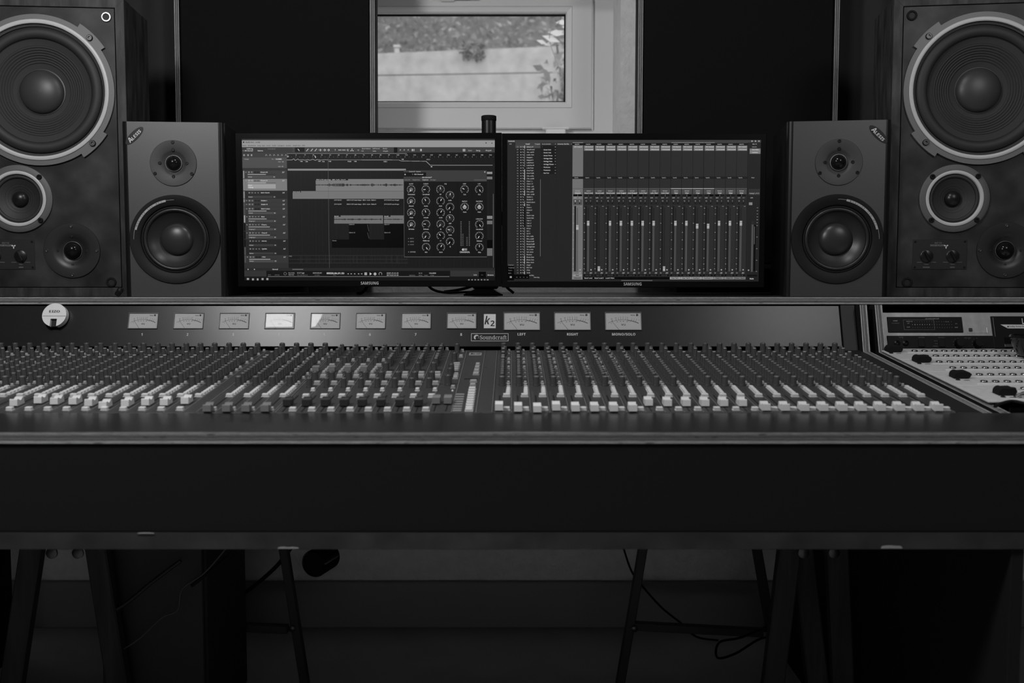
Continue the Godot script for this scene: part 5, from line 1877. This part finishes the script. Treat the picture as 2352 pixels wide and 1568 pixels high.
	for r in 2:
		txt(["Gitarre 8", "Gitarre 13"][r], 802.8, 512.6 + r * 18.6, 2.2, 0.62)
		txt(["Gitarre 7", "Gitarre 11"][r], 883.5, 512.6 + r * 18.6, 2.2, 0.62)
		lin(Vector2(845, 513 + r * 18.6), Vector2(848, 528 + r * 16.0), 0.9, 0.3)
	txt("Drums", 764.5, 549.5, 2.2, 0.62)
	for y in [583.3, 592.0, 600.4]: scr(664, y, 937, y + 0.6, 0.24)
	txt("Click", 664.5, 585.2, 2.2, 0.6)
	for k in 130:
		var x := rng.randf_range(680, 936)
		scr(x, 584.5, x + 0.35, 600, 0.16)
	scr(756.2, 361, 756.9, 613, 0.36)
	lin(Vector2(727, 357), Vector2(728.5, 361), 1.4, 0.8)
	# plug-in window
	scr(928.4, 389.8, 1118.2, 415.2, 0.225)
	scr(928.4, 394.5, 980, 404, 0.06)
	txt("Gitarre R - Inserts", 941, 392.6, 2.4, 0.7)
	txt("1 - DD Channel", 948, 398.8, 2.6, 0.72, true)
	txt("DD Channel*", 971, 405.8, 2.6, 0.72, true)
	for e in [["Auto: Off", 930.5, 411.2, 0.5], ["Vergleichen", 948.5, 411.2, 0.5], ["Kopieren", 972, 411.2, 0.75], ["Einfügen", 990, 411.2, 0.5]]: txt(e[0], e[1], e[2], 2.3, e[3])
	disc(S.im, Vector2((932 - 561.2) * 3, (399 - 318.7) * 3), 5, 0.65)
	txt("x", 1112.3, 393, 4.0, 0.75, true)
	scr(1089, 410, 1118, 413, 0.30)
	scr(928.4, 414.9, 1118.2, 586.8, 0.075)
	scr(928.4, 586.2, 1118.2, 587.2, 0.42)
	scr(928.2, 414.9, 929.1, 587, 0.3)
	for x in [963.0, 996.0, 1051.0, 1084.5]: scr(x, 416, x + 0.7, 586, 0.05)
	for e in [["GATE", 945.5], ["COMP", 979], ["EQ", 1024], ["HPF", 1067.5], ["LPF", 1101]]: txt(e[0], e[1], 420.5, 2.6, 0.62, true, true, 1.1)
	var ds := [[945.5, 433, 240, 0.45, "Threshold"], [945.5, 459.3, 240, 0.45, "Attack"], [945.5, 485.7, 240, 0.45, "Hold"], [945.5, 512, 240, 0.45, "Release"],
		[979, 433, 185, 0.1, "Threshold"], [979, 459.5, 115, 0.1, "Ratio"], [979, 485.8, 110, 0.1, "Attack"], [979, 512, 175, 0.1, "Release"], [979, 538.3, 240, 0.1, "Make-up"], [979, 564.6, 300, 0.1, "Mix"],
		[1012.5, 433, 95, 0.22, "HF"], [1012.5, 459.5, 65, 0.02, "HMF"], [1012.5, 485.8, 60, 0.02, "Gain"], [1012.5, 512, 240, 0.2, "Q"], [1012.5, 538.5, 130, 0.02, "LF"], [1012.5, 564.6, 65, 0.05, "Gain"],
		[1034, 446.5, 75, 0.2, "Gain"], [1034, 473, 240, 0.02, "Q"], [1034, 499, 110, 0.2, "LMF"], [1034, 525.4, 165, 0.25, "Gain"], [1034, 552, 240, 0.02, "Q"],
		[1067.5, 433, 150, 0.1, "Cut"], [1101, 433, 300, 0.1, "Cut"], [1067.5, 473, 90, 0.66, "Gain"], [1101, 473, 90, 0.66, "Gain"], [1101, 512.5, 300, 0.05, "Threshold"], [1101, 539, 240, 0.05, "Release"], [1101, 565, 90, 0.05, "Clip"]]
	for q in ds:
		dial(q[0], q[1], q[2], q[3])
		txt(q[4], q[0], q[1] + 11.4, 2.5, 0.7, true, true)
	txt("INPUT", 1067.5, 460, 2.6, 0.66, true, true, 1.1)
	txt("OUTPUT", 1101, 460, 2.6, 0.66, true, true, 1.1)
	txt("LIMITER", 1101, 500, 2.6, 0.6, true, true, 1.1)
	for e in [["G C E", 544.6], ["G E C", 551.8], ["E G C", 558.6], ["BYPASS", 575.5]]:
		scr(938, e[1] - 0.7, 939.8, e[1] + 0.7, 0.5)
		txt(e[0], 942.5, e[1], 2.5, 0.55, true)
	for k in 16:
		var y := 506.5 + k * 3.6
		for x in [1058.0, 1077.0]: scr(x, y - 0.8, x + 2.2, y + 0.8, 0.45)
		if k > 7: scr(1061.5, y - 0.8, 1065, y + 0.5, 0.38)
		if k > 9: scr(1071, y - 0.8, 1074.5, y + 0.5, 0.38)
	disc(S.im, Vector2((1063.5 - 561.2) * 3, (570 - 318.7) * 3), 8, 0.75)
	scr(1065, 567.5, 1073, 572.5, 0.5)
	txt("CHANNEL", 1067.5, 575.8, 3.6, 0.72, true, true)
	# right margin of the arrangement
	for q in [[393, 398, 0.55], [404, 410, 0.45], [493, 500, 0.5], [504, 512, 0.42], [548, 567, 0.0], [567, 584.5, 0.40]]: scr(1118.4, q[0], 1131, q[1], q[2])
	scr(1132.5, 443, 1133.6, 611, 0.42)
	# transport
	scr(561, 612.5, 1137, 618.5, 0.15)
	txt("Normal", 626, 615.3, 2.5, 0.72, true)
	scr(671.5, 614.7, 696.5, 615.9, 0.5)
	for x in [570.0, 584.5]: disc(S.im, Vector2((x - 561.2) * 3, (615.3 - 318.7) * 3), 4, 0.7)
	scr(561, 618.5, 1137, 631.8, 0.19)
	scr(612, 618.8, 1034, 631.2, 0.07)
	scr(615, 631.3, 1032, 632.3, 0.52)
	scr(561, 632.3, 1137, 643.5, 0.075)
	for e in [["44.1 kHz", 662, 623.6, 2.6], ["10.2 ms", 662, 627.9, 2.6], ["9:10 Tage", 682.5, 623.6, 2.7], ["00:01:08.501", 718.5, 623.6, 2.6], ["00001.01.01.00", 888, 624, 2.8], ["00110.01.01.00", 888, 628.6, 2.8], ["4 / 4", 961.5, 624, 2.8], ["126.0000", 985, 624.2, 2.8]]: txt(e[0], e[1], e[2], e[3], 0.6, true)
	for e in [["MIDI", 616, 628], ["Leistung", 631, 628], ["Max. Aufnahmezeit", 682.5, 628.5], ["Sekunden", 722, 628.5], ["Takte", 765, 628.8], ["Metronom", 940, 629.0], ["Timing", 961, 629.0], ["Tonart", 974, 629], ["Tempo", 988, 629]]: txt(e[0], e[1], e[2], 2.0, 0.4)
	txt("00030.04.01.93", 750, 624.4, 4.2, 0.78, true)
	arc(S.im, Vector2((654.8 - 561.2) * 3, (625.3 - 318.7) * 3), 9, 0, TAU, 2.5, 0.45)
	for x in [797.0, 804.0, 812.0, 821.0, 828.0]:
		for k in 4: scr(x + k, 625.6 - k * 0.45, x + k + 1, 625.6 + k * 0.45, 0.66)
	scr(837, 622.5, 843, 628.8, 0.62)
	for k in 12: scr(848.8 + k * 0.42, 622.5 + k * 0.27, 849.3 + k * 0.42, 629 - k * 0.27, 0.75)
	disc(S.im, Vector2((861.2 - 561.2) * 3, (625.8 - 318.7) * 3), 10, 0.66)
	arc(S.im, Vector2((873.5 - 561.2) * 3, (625.8 - 318.7) * 3), 10, -0.6, 3.8, 3, 0.6)
	txt("Edit", 1088, 628.2, 2.8, 0.6, true)
	scr(1099.5, 620.8, 1116, 635, 0.01)
	txt("Mix", 1105, 628.2, 2.4, 0.3)
	txt("Browse", 1120, 628.4, 2.8, 0.68, true)
	for q in [[566.5, 635.2, 5.5], [578.5, 636, 4.5], [589.5, 636, 4], [600.5, 635.5, 4.6], [611.5, 635.5, 4.6]]: scr(q[0], q[1], q[0] + q[2], q[1] + 4.6, 0.6)
	scr(561.5, 642.2, 745, 643.2, 0.45)
	for k in 7: scr(1075 + k * 7.2, 638, 1078.6 + k * 7.2, 641.4, 0.5)
	txt("17:21", 1111, 639.8, 2.6, 0.45)
	return ImageTexture.create_from_image(S.im)

func right_screen() -> ImageTexture:
	S = {"im": picture(1749, 975, 0.135), "x": 1165.3, "y": 321.0}
	scr(1165, 321, 1749, 327, 0.235)
	txt("Konsole", 1167.5, 323.8, 2.8, 0.7, true)
	for x in [1726.0, 1734.0, 1742.0]: scr(x, 322.2, x + 3.4, 325.2, 0.6)
	# channel list
	scr(1165.5, 327, 1184, 650, 0.15)
	scr(1184, 327, 1241.5, 333.5, 0.24)
	txt("I/O", 1170, 330.3, 2.6, 0.65)
	txt("Kanal", 1207.2, 330.3, 2.6, 0.75, true)
	txt("Gruppe", 1228.5, 330.3, 2.6, 0.7)
	scr(1184, 333.7, 1241.2, 339.8, 0.28)
	var names := ["Gitarre R", "Vocal Lead", "Voc. wall2", "Lead..Part", "Doppel L", "Doppel R", "LalaChorL", "LalaChorR", "Lala Chor", "ChorTief L", "ChorTiefR", "Cho..ochL", "Cho..ochR", "Chor C L", "Chor C R", "Chor ..adL", "Chor ..adR", "Cho..ochL", "shar..ochR", "Shaker L", "Shaker R", "DomiLeben", "Bass", "Clean L", "Clean R", "Kick", "Snare Top", "Snare Bot", "Tom 1", "Tom 2", "Tom 3", "HiHat", "OH L", "OH R", "Rim..nakL", "Rim..nakR", "Room fadL", "Room fadR", "StringsOne", "Str..sTwo", "Stri..hree", "Pizzicat", "Brass One", "Brass Two", "Bras..hree", "Orgel", "Mel-Tar", "Click", "Verb", "Snare Bus"]
	for k in names.size():
		var y := 336.9 + 6.025 * k
		txt(str(25 + k), 1187, y, 2.5, 0.55)
		scr(1195.6, y - 0.9, 1197.6, y + 0.9, 0.72)
		lin(Vector2(1200.5, y - 0.8), Vector2(1203.2, y + 0.8), 0.8, 0.66)
		scr(1204.2, y - 2.8, 1206, y + 2.8, 0.0 if k in range(23, 31) else 0.7 if k in [0, 9, 10, 11, 12, 17, 18, 22, 42, 43, 44, 48] else 0.42 if k != 8 and k != 19 and k != 20 else 0.14)
		txt(names[k], 1210, y, 2.7, 0.72)
	scr(1241.3, 411, 1242.4, 588, 0.42)
	scr(1165.3, 610, 1181, 644, 0.0)
	for k in 6: txt(["Eingänge", "Ausgänge", "Extern", "Instr.", "", ""][k], 1167.5, 607.8 + k * 6.4, 2.3, 0.5)
	scr(1181, 630, 1216, 640, 0.01)
	scr(1171, 634, 1175.5, 638, 0.6)
	for k in 4: scr(1186 + k * 8, 635.5, 1188.6 + k * 8, 637, 0.4)
	txt("Fernstrg.", 1227, 636.5, 2.4, 0.7)
	# instruments
	scr(1242.6, 327, 1278, 399, 0.10)
	scr(1242.6, 327, 1314.5, 333.6, 0.185)
	txt("Instrumente", 1245, 330.3, 2.6, 0.65)
	txt("Externe Geräte", 1281, 330.3, 2.6, 0.7, true)
	txt("+", 1274.6, 330.3, 3, 0.7, true)
	txt("+", 1310.8, 330.3, 3, 0.7, true)
	scr(1278, 334, 1279, 650, 0.12)
	var inst := ["", "Brass One", "Brass Two", "Brass Three", "Strings One", "Strings Two", "Strings Three", "Pizzicato", "Presence", "Mai Tai"]
	for k in 10:
		var y := 336.9 + 6.65 * k
		txt(inst[k], 1248.8, y, 2.6, 0.74, true)
		scr(1274.5, y - 0.5, 1277, y + 0.6, 0.6)
		scr(1244.8, y - 0.9, 1246.2, y + 0.9, 0.3)
	# channel strips
	var ch := ["Gitarre", "Vocal Lead", "Vocal Lead", "Vocal Lead", "Lead-Doppel", "Lead-Doppel", "Lala-Chor", "Lala-Chor", "Lala-Chor", "Chor", "Chor", "Chor", "Chor", "Chor", "Chor", "Chor"]
	var tail := ["Gitarre R", "Vocal Lead", "Vocal Lead 2", "Lead-C-Part", "Doppel L", "Doppel R", "LalaChorL", "LalaChorR", "Lala Chor", "Chor Tief L", "Chor Tief R", "ChorHoch L", "ChorHoch R", "Chor C L", "Chor C R", "Chor C Real L"]
	for k in 16:
		var x := 1315.4 + 25.2 * k
		var sel := k == 0
		var bg := 0.43 if sel else 0.165
		scr(x, 326.5, x + 24.4, 641.5, bg)
		scr(x, 326.8, x + 24.6, 327.7, 0.6 if sel or (k >= 9 and k <= 12) else 0.3)
		scr(x, 328, x + 24.4, 333.4, 0.09)
		txt("Inserts", x + 5, 330.7, 2.4, 0.7)
		scr(x + 1, 334, x + 23.4, 339.6, 0.46)
		txt("DD Channel", x + 4, 336.9, 2.4, 0.8)
		if not sel:
			scr(x + 1, 340, x + 23.4, 345.8, 0.46)
			txt("VUeConsole", x + 4, 343, 2.4, 0.8)
		scr(x, 404.5, x + 24.4, 410, 0.11)
		txt("Sends", x + 4.5, 407.3, 2.4, 0.68)
		scr(x, 431.4, x + 24.4, 432.6, 0.7 if k >= 9 and k <= 12 else 0.36)
		scr(x + 0.5, 434, x + 24, 445, 0.29 if not sel else 0.43)
		txt("Keiner", x + 12.2, 437.4, 2.5, 0.66, false, true)
		txt(ch[k], x + 12.2, 442.5, 2.7, 0.78, true, true)
		scr(x + 2, 445.2, x + 22.5, 449.6, 0.02 if sel else 0.09)
		scr(x + 12, 445.2, x + 12.5, 449.6, 0.5)
		if k in [4, 6, 9, 13, 15]: scr(x + 2, 445.2, x + 10.5, 449.6, 0.0)
		if k in [5, 7, 10, 12]: scr(x + 14, 445.2, x + 22.5, 449.6, 0.0)
		txt("0dB", x + 3.5, 453.3, 2.4, 0.66)
		txt("<C>", x + 14.5, 453.3, 2.4, 0.66)
		scr(x + 2, 457, x + 22.6, 469.5, 0.30 if sel else 0.14)
		txt("M", x + 5.2, 460.4, 2.9, 0.75 if sel else 0.5, true)
		txt("S", x + 15.6, 460.4, 2.9, 0.75 if sel else 0.5, true)
		for e in [6.6, 16.6]: disc(S.im, Vector2((x + e - S.x) * 3, (466 - S.y) * 3), 4, 0.06)
		scr(x + 4.5, 472, x + 8.4, 623, 0.10)
		var fx := x + 11.6
		scr(fx - 1.6, 476, fx + 1.6, 624, bg * 0.88)
		scr(fx - 0.4, 476, fx + 0.4, 624, bg * 0.6)
		var fy: float = 521.3 if sel else 616.7 if k in [2, 8] else 518.4 if k in [11, 12] else 511.6
		if fy < 600:
			scr(fx - 2.3, fy, fx + 2.3, 623, 0.32 if not sel else 0.40)
			scr(fx - 1.4, fy, fx - 0.8, 623, 0.16)
			scr(fx + 0.8, fy, fx + 1.4, 623, 0.16)
		scr(fx - 2.8, fy - 5.6, fx + 2.8, fy + 5.6, 0.62)
		scr(fx - 2.8, fy - 1.4, fx + 2.8, fy - 0.6, 0.45)
		scr(fx - 2.8, fy + 0.4, fx + 2.8, fy + 2.0, 0.72)
		for y in [477, 490.5, 511.5, 532.6, 550, 570.8, 592, 605.5, 617]: scr(x + 1.6, y - 0.6, x + 4.0, y + 0.7, 0.56)
		scr(x + 18, 472.2, x + 22, 473.2, 0.55)
		disc(S.im, Vector2((x + 18.6 - S.x) * 3, (619 - S.y) * 3), 5, 0.62)
		txt(str(25 + k), x + 2, 626.5, 2.5, 0.62)
		for m in 3: lin(Vector2(x + 16 + m * 1.8, 628), Vector2(x + 17 + m * 1.8, 625.2), 0.8, 0.62)
		scr(x + 1.5, 629.6, x + 23, 634.4, 0.06 if not sel else 0.55)
		txt("Read" if sel else "Auto: Off", x + 12.2, 632, 2.4, 0.3 if not sel else 0.1, false, true)
		scr(x, 635.8, x + 24.6, 641.2, 0.02 if k in range(1, 9) else 0.60 if k >= 9 and k <= 12 else 0.48)
		txt(tail[k], x + 12.2, 638.5, 2.6, 0.78 if k in [1, 2, 3] else 0.0 if k in range(4, 9) else 0.12, true, true)
		scr(x + 24.5, 328, x + 25.2, 641.5, 0.07)
	# master strip
	scr(1721.5, 327, 1748.5, 643, 0.13)
	txt("Mix FX", 1729, 330.5, 2.5, 0.7)
	txt("Inserts", 1728, 336.8, 2.4, 0.68)
	scr(1722.5, 340.5, 1747.5, 352.5, 0.47)
	txt("TheLimiter", 1727.5, 343.3, 2.4, 0.8)
	txt("Loudness", 1727.5, 349.5, 2.4, 0.8)
	txt("Post", 1728, 407.3, 2.4, 0.68)
	scr(1721.5, 433, 1748, 447, 0.19)
	txt("Analog(1..2/17)", 1723, 443, 2.4, 0.66)
	txt("0dB", 1726, 453.3, 2.4, 0.66)
	scr(1723, 463.5, 1731, 470, 0.5)
	scr(1729.6, 507, 1734.6, 514.5, 0.16)
	scr(1729.8, 514.5, 1734.2, 624, 0.30)
	scr(1736, 516, 1740, 622, 0.03)
	scr(1736.4, 519, 1737.2, 560, 0.45)
	for y in [476, 483, 490.3, 497, 503.5, 510.3, 516.9, 543.3, 570.3, 597, 623]: scr(1741.4, y - 0.7, 1744.2, y + 0.7, 0.5)
	disc(S.im, Vector2((1724.6 - S.x) * 3, (620 - S.y) * 3), 5, 0.6)
	scr(1721.5, 630.4, 1745, 635, 0.06)
	scr(1721.5, 636.5, 1745, 643, 0.11)
	txt("Main", 1727.6, 639.8, 2.8, 0.78, true)
	scr(1429.5, 643.2, 1502, 645, 0.40)
	return ImageTexture.create_from_image(S.im)

func screen_thing(label: String, tex: Texture2D, x0: float, y0: float, x1: float, y1: float, sx0: float, sy0: float, sx1: float, sy1: float, name_x: float) -> void:
	var z := 2.19
	var a := at_depth(x0, y1, z)
	var b := at_depth(x1, y0, z)
	var sa := at_depth(sx0, sy1, z)
	var sb2 := at_depth(sx1, sy0, z)
	var w := b.x - a.x
	var h := b.y - a.y
	var t := thing("computer_monitor", label, "monitor", Vector3((a.x + b.x) / 2, a.y, -z), 0.0, "two widescreen computer monitors side by side")
	var st := sb()
	# bezel with unequal rails: swept frame for the rim, flat rails inside
	var o := Vector3(0, h / 2, 0)
	rect_sweep(st, w / 2, h / 2, P([0.0, -0.022, 0.0, -0.0015, 0.0015, 0.0, 0.009, 0.0]), X(o))
	var cx := (a.x + b.x) / 2
	var L := sa.x - cx
	var R := sb2.x - cx
	var B := sa.y - a.y
	var T := sb2.y - a.y
	for q in [[-w / 2 + 0.009, L, 0.009, h - 0.009], [R, w / 2 - 0.009, 0.009, h - 0.009], [L, R, 0.009, B], [L, R, T, h - 0.009]]:
		if q[1] > q[0] and q[3] > q[2]:
			face(st, [Vector3(q[0], q[2], 0), Vector3(q[1], q[2], 0), Vector3(q[1], q[3], 0), Vector3(q[0], q[3], 0)], Vector3(0, h / 2, -1))
	part("bezel", st.commit(), mat(0.065, 0.16), t)
	part("back_shell", box_mesh(Vector3(w - 0.012, h - 0.012, 0.03), 0.006, Vector3(0, h / 2, -0.035)), M.black_plastic, t)
	part("mount_plate", box_mesh(Vector3(0.11, 0.11, 0.012), 0.002, Vector3(0, h / 2, -0.056)), M.dark_steel, t)
	var m := mat(0.03, 0.35, 0.0, 0.3)
	m.emission_enabled = true
	m.emission_texture = tex
	m.emission = Color.BLACK
	m.emission_energy_multiplier = 1.0
	part("screen", quad_mesh(R - L, T - B), m, t, X(Vector3((L + R) / 2, (B + T) / 2, -0.0012)))
	var np := at_depth(name_x, (sy1 + y1) / 2 - 1.0, z - 0.0006)
	part("lettering", text_mesh("SAMSUNG", 0.0063, true, 0.945), mat(0.75, 0.5), t, X(Vector3(np.x - cx, np.y - a.y, 0.0006)))

func screens() -> void:
	screen_thing("left widescreen monitor showing an audio arrangement with pale clips and a window of dials", left_screen(), 546, 304.5, 1152.3, 658.2, 561.2, 318.7, 1136.4, 643.7, 849)
	screen_thing("right widescreen monitor showing a row of mixer channels with white sliders", right_screen(), 1152.8, 306, 1761.5, 660, 1165.3, 321, 1748.3, 646, 1453)
	# the stand that carries both
	var p := at_depth(1122.5, 676, 2.25)
	var t := thing("monitor_stand", "black double monitor stand with a round post between the two screens", "monitor stand", Vector3(p.x, SHELF_Y, -2.29))
	var st := sb()
	prism(st, PackedVector2Array(P([-0.044, 0.0, 0.044, 0.0, 0.044, 0.003, 0.02, 0.0145, -0.02, 0.0145, -0.044, 0.003])), -0.05, 0.055)
	part("foot", st.commit(), M.black_satin, t, X(Vector3(-0.012, 0, 0)))
	var ph := at_depth(1122.5, 266, 2.29).y - SHELF_Y
	part("post", lathe_mesh(P([0.0165, 0.014, 0.0165, ph - 0.012, 0.0, ph - 0.012]), 28), M.black_satin, t)
	part("cap", lathe_mesh(P([0.0165, ph - 0.0115, 0.0172, ph - 0.0105, 0.0172, ph - 0.001, 0.0155, ph, 0.0, ph]), 28), M.rubber, t)
	part("clamp_block", box_mesh(Vector3(0.058, 0.045, 0.05), 0.003, Vector3(-0.008, 0.037, -0.002)), M.black_plastic, t)
	for s in [-1, 1]:
		st = sb()
		bar(st, Vector3(0, 0.175, -0.002), Vector3(s * 0.20, 0.175, 0.012), 0.03, 0.012, 0.002)
		bar(st, Vector3(s * 0.19, 0.175, 0.012), Vector3(s * 0.29, 0.175, 0.028), 0.03, 0.012, 0.002)
		part("arm", st.commit(), M.black_plastic, t)
	# cables below the screens
	var cable := func(label: String, pts: Array, r: float) -> void:
		var w := []
		for q in pts:
			var v := at_depth(q[0], q[1], q[2])
			v.y = maxf(v.y, SHELF_Y + r)
			w.append(v)
		one("monitor_cable", tube_mesh(w, r, 8, 6), M.rubber, label, "cable", Transform3D(), "black cables under the screens")
	cable.call("short black cable slanting down under the left screen's name", [[848, 640, 2.26], [842, 660, 2.26], [831, 672, 2.26], [822, 673, 2.3]], 0.0034)
	cable.call("black cable sagging from the left screen towards the stand's foot", [[978, 640, 2.25], [986, 658, 2.25], [1003, 668, 2.27], [1030, 672, 2.33], [1062, 671, 2.37], [1090, 670, 2.39]], 0.0030)
	cable.call("black cable rising from the shelf behind the stand's foot", [[1020, 670, 2.42], [1045, 667, 2.42], [1075, 660, 2.42], [1100, 650, 2.42]], 0.0036)
	cable.call("short black cable slanting down to the right of the stand", [[1155, 640, 2.28], [1164, 659, 2.28], [1174, 668, 2.28], [1180, 673, 2.28]], 0.0032)

# ------------------------------------------------------------------ below the desk
func under_desk() -> void:
	var metal := mat(0.20, 0.6)
	# two metal trestles
	var tr := func(label: String, z: float, legs: Array, barpts: Array) -> void:
		var c := at_depth((legs[0][0] + legs[1][0]) / 2.0, 1262, z)
		var t := thing("metal_trestle", label, "trestle", Vector3(c.x, 0, -z), 0.0, "black metal trestles under the desk")
		for L in legs:
			var st := sb()
			var a := at_depth(L[0], L[1], z)
			a.y = 0.605
			var b := at_depth(L[2], L[3], z)
			var k := a.y / (a.y - b.y)
			b = a + (b - a) * k
			bar(st, a - t.position, b - t.position + Vector3(0, 0.003, 0), 0.021, 0.021, 0.002)
			part("leg", st.commit(), metal, t)
			var sp := at_depth((L[0] * 0.35 + L[2] * 0.65), 1443, z - 0.012) - t.position
			part("bolt", lathe_mesh(P([0.008, 0.0, 0.008, 0.003, 0.005, 0.005, 0.0, 0.005]), 14, ZX(Vector3.ZERO)), M.dark_steel, t, X(sp))
		var st := sb()
		bar(st, at_depth(barpts[0], barpts[1], z) - t.position, at_depth(barpts[2], barpts[3], z) - t.position, 0.02, 0.018, 0.002)
		part("cross_bar", st.commit(), metal, t)
	tr.call("black metal trestle standing left of centre, half behind the black cabinet", 2.34, [[617, 1262, 700, 1568], [400, 1262, 318, 1568]], [372, 1430, 662, 1444])
	tr.call("black metal trestle whose two legs and sloping cross bar show right of centre", 2.34, [[1516, 1262, 1425, 1568], [1691, 1262, 1790, 1568]], [1452, 1436, 1752, 1452])
	# black cabinet under the left half
	var a := at_depth(235, 1466, 2.02)
	var b := at_depth(473, 1300, 2.02)
	var t := thing("cabinet", "plain black cabinet standing on the floor under the left half of the desk", "cabinet", Vector3((a.x + b.x) / 2, 0, -2.17))
	part("body", box_mesh(Vector3(b.x - a.x, 0.56, 0.3), 0.004, Vector3(0, 0.30, 0)), mat(0.16, 0.7), t)
	part("plinth", box_mesh(Vector3(b.x - a.x - 0.03, 0.022, 0.26), 0.002, Vector3(0, 0.011, -0.01)), M.black_plastic, t)
	part("door", box_mesh(Vector3(b.x - a.x - 0.008, 0.54, 0.012), 0.002, Vector3(0, 0.30, 0.156)), mat(0.16, 0.65), t)
	# wooden trestles at both ends
	var wood := mat(1.0, 0.7, 0.0, 0.2)
	triplanar(wood, noise_tex(0.02, 0.20, 0.30, 61, 512, 4, false, 4.0), Vector3(3, 1, 3))
	var wt := func(label: String, z: float, x: float, legs: Array, bolts: Array) -> void:
		var c := at_depth(x, 1290, z)
		var w := thing("wooden_trestle", label, "trestle", Vector3(c.x, 0, -z), 0.0, "dark wooden trestles carrying the desk")
		part("head_beam", box_mesh(Vector3(0.135, 0.055, 0.09), 0.003, Vector3(0, 0.5810, 0)), wood, w)
		for L in legs:
			var st := sb()
			var p0 := at_depth(L[0], 1296, z)
			var p1 := at_depth(L[1], 1568, z)
			p0.y = 0.57
			var k := p0.y / (p0.y - p1.y)
			p1 = p0 + (p1 - p0) * k
			bar(st, p0 - w.position + Vector3(0, 0, L[2]), p1 - w.position + Vector3(0, 0.004, L[2]), 0.042, 0.028, 0.003)
			part("leg", st.commit(), wood, w)
		for q in bolts:
			part("bolt", lathe_mesh(P([0.011, 0.0, 0.011, 0.004, 0.006, 0.006, 0.0, 0.006]), 16, ZX(Vector3.ZERO)), M.dark_steel, w, X(at_depth(q[0], q[1], z - 0.046) - w.position))
	wt.call("dark wooden trestle with two round bolts under the right half of the desk", 1.95, 1862, [[1818, 1768, 0.02], [1826, 1882, -0.02], [1910, 1934, 0.0]], [[1845, 1268], [1915, 1268]])
	wt.call("dark wooden trestle under the left end of the desk", 1.95, 150, [[112, 40, 0.02], [198, 262, -0.02]], [[120, 1269], [180, 1269]])
	# roll of ribbed hose hanging behind the lower board
	var hp := at_depth(740, 1283, 2.45)
	var hr := thing("hose_coil", "short length of dark ribbed hose behind the desk's lower edge", "hose", hp - Vector3(0, 0.034, 0))
	var prof := []
	for k in 9:
		prof.append(Vector2(0.034, -0.03 + k * 0.009))
		prof.append(Vector2(0.0295, -0.0255 + k * 0.009))
	var hx := Transform3D(Basis(Vector3(0, 1, 0), -0.28) * Basis(Vector3.RIGHT, PI / 2), Vector3(0, 0.034, 0))
	part("ribbed_wall", lathe_mesh(prof, 32, hx), M.black_gloss, hr)
	part("end_disc", lathe_mesh(P([0.030, 0.040, 0.0, 0.040]), 28, hx), M.rubber, hr)
	# loose cables
	var cable := func(label: String, pts: Array, r: float, m: Material) -> void:
		var w := []
		for q in pts:
			var v := at_depth(q[0], q[1], q[2])
			v.y = maxf(v.y, r)
			w.append(v)
		one("loose_cable", tube_mesh(w, r, 6, 6), m, label, "cable", Transform3D(), "loose cables under the desk")
	var grey := mat(0.30, 0.6)
	cable.call("thick black cable curving past the left metal trestle to the hose", [[668, 1258, 2.40], [630, 1305, 2.40], [560, 1362, 2.40], [490, 1392, 2.42], [440, 1400, 2.45]], 0.005, M.rubber)
	cable.call("black cable slanting from the lower board to the cabinet's corner", [[545, 1256, 2.0], [510, 1290, 1.99], [470, 1322, 1.98], [440, 1345, 1.98]], 0.0036, M.rubber)
	cable.call("thin grey cable crossing the cabinet from the lower board", [[520, 1258, 1.97], [470, 1315, 1.97], [419, 1352, 1.97], [408, 1400, 1.97], [372, 1418, 1.97], [320, 1466, 1.97], [268, 1500, 1.97]], 0.0016, grey)
	cable.call("grey strap slanting across the front of the cabinet", [[415, 1287, 1.965], [350, 1336, 1.965], [290, 1385, 1.965], [246, 1409, 1.965]], 0.004, mat(0.14, 0.6))
	cable.call("thin black cable hanging behind the right metal trestle", [[1432, 1258, 2.45], [1450, 1310, 2.45], [1475, 1345, 2.45], [1520, 1395, 2.45], [1566, 1432, 2.45], [1600, 1462, 2.45], [1650, 1470, 2.45]], 0.0026, M.rubber)
	cable.call("coil of thin black cable on the floor beside the wooden trestle", [[1760, 1440, 2.2], [1700, 1464, 2.2], [1652, 1475, 2.15], [1648, 1510, 2.1], [1690, 1500, 2.15], [1750, 1465, 2.2], [1795, 1470, 2.2], [1780, 1530, 2.1], [1764, 1566, 2.0]], 0.0026, M.rubber)
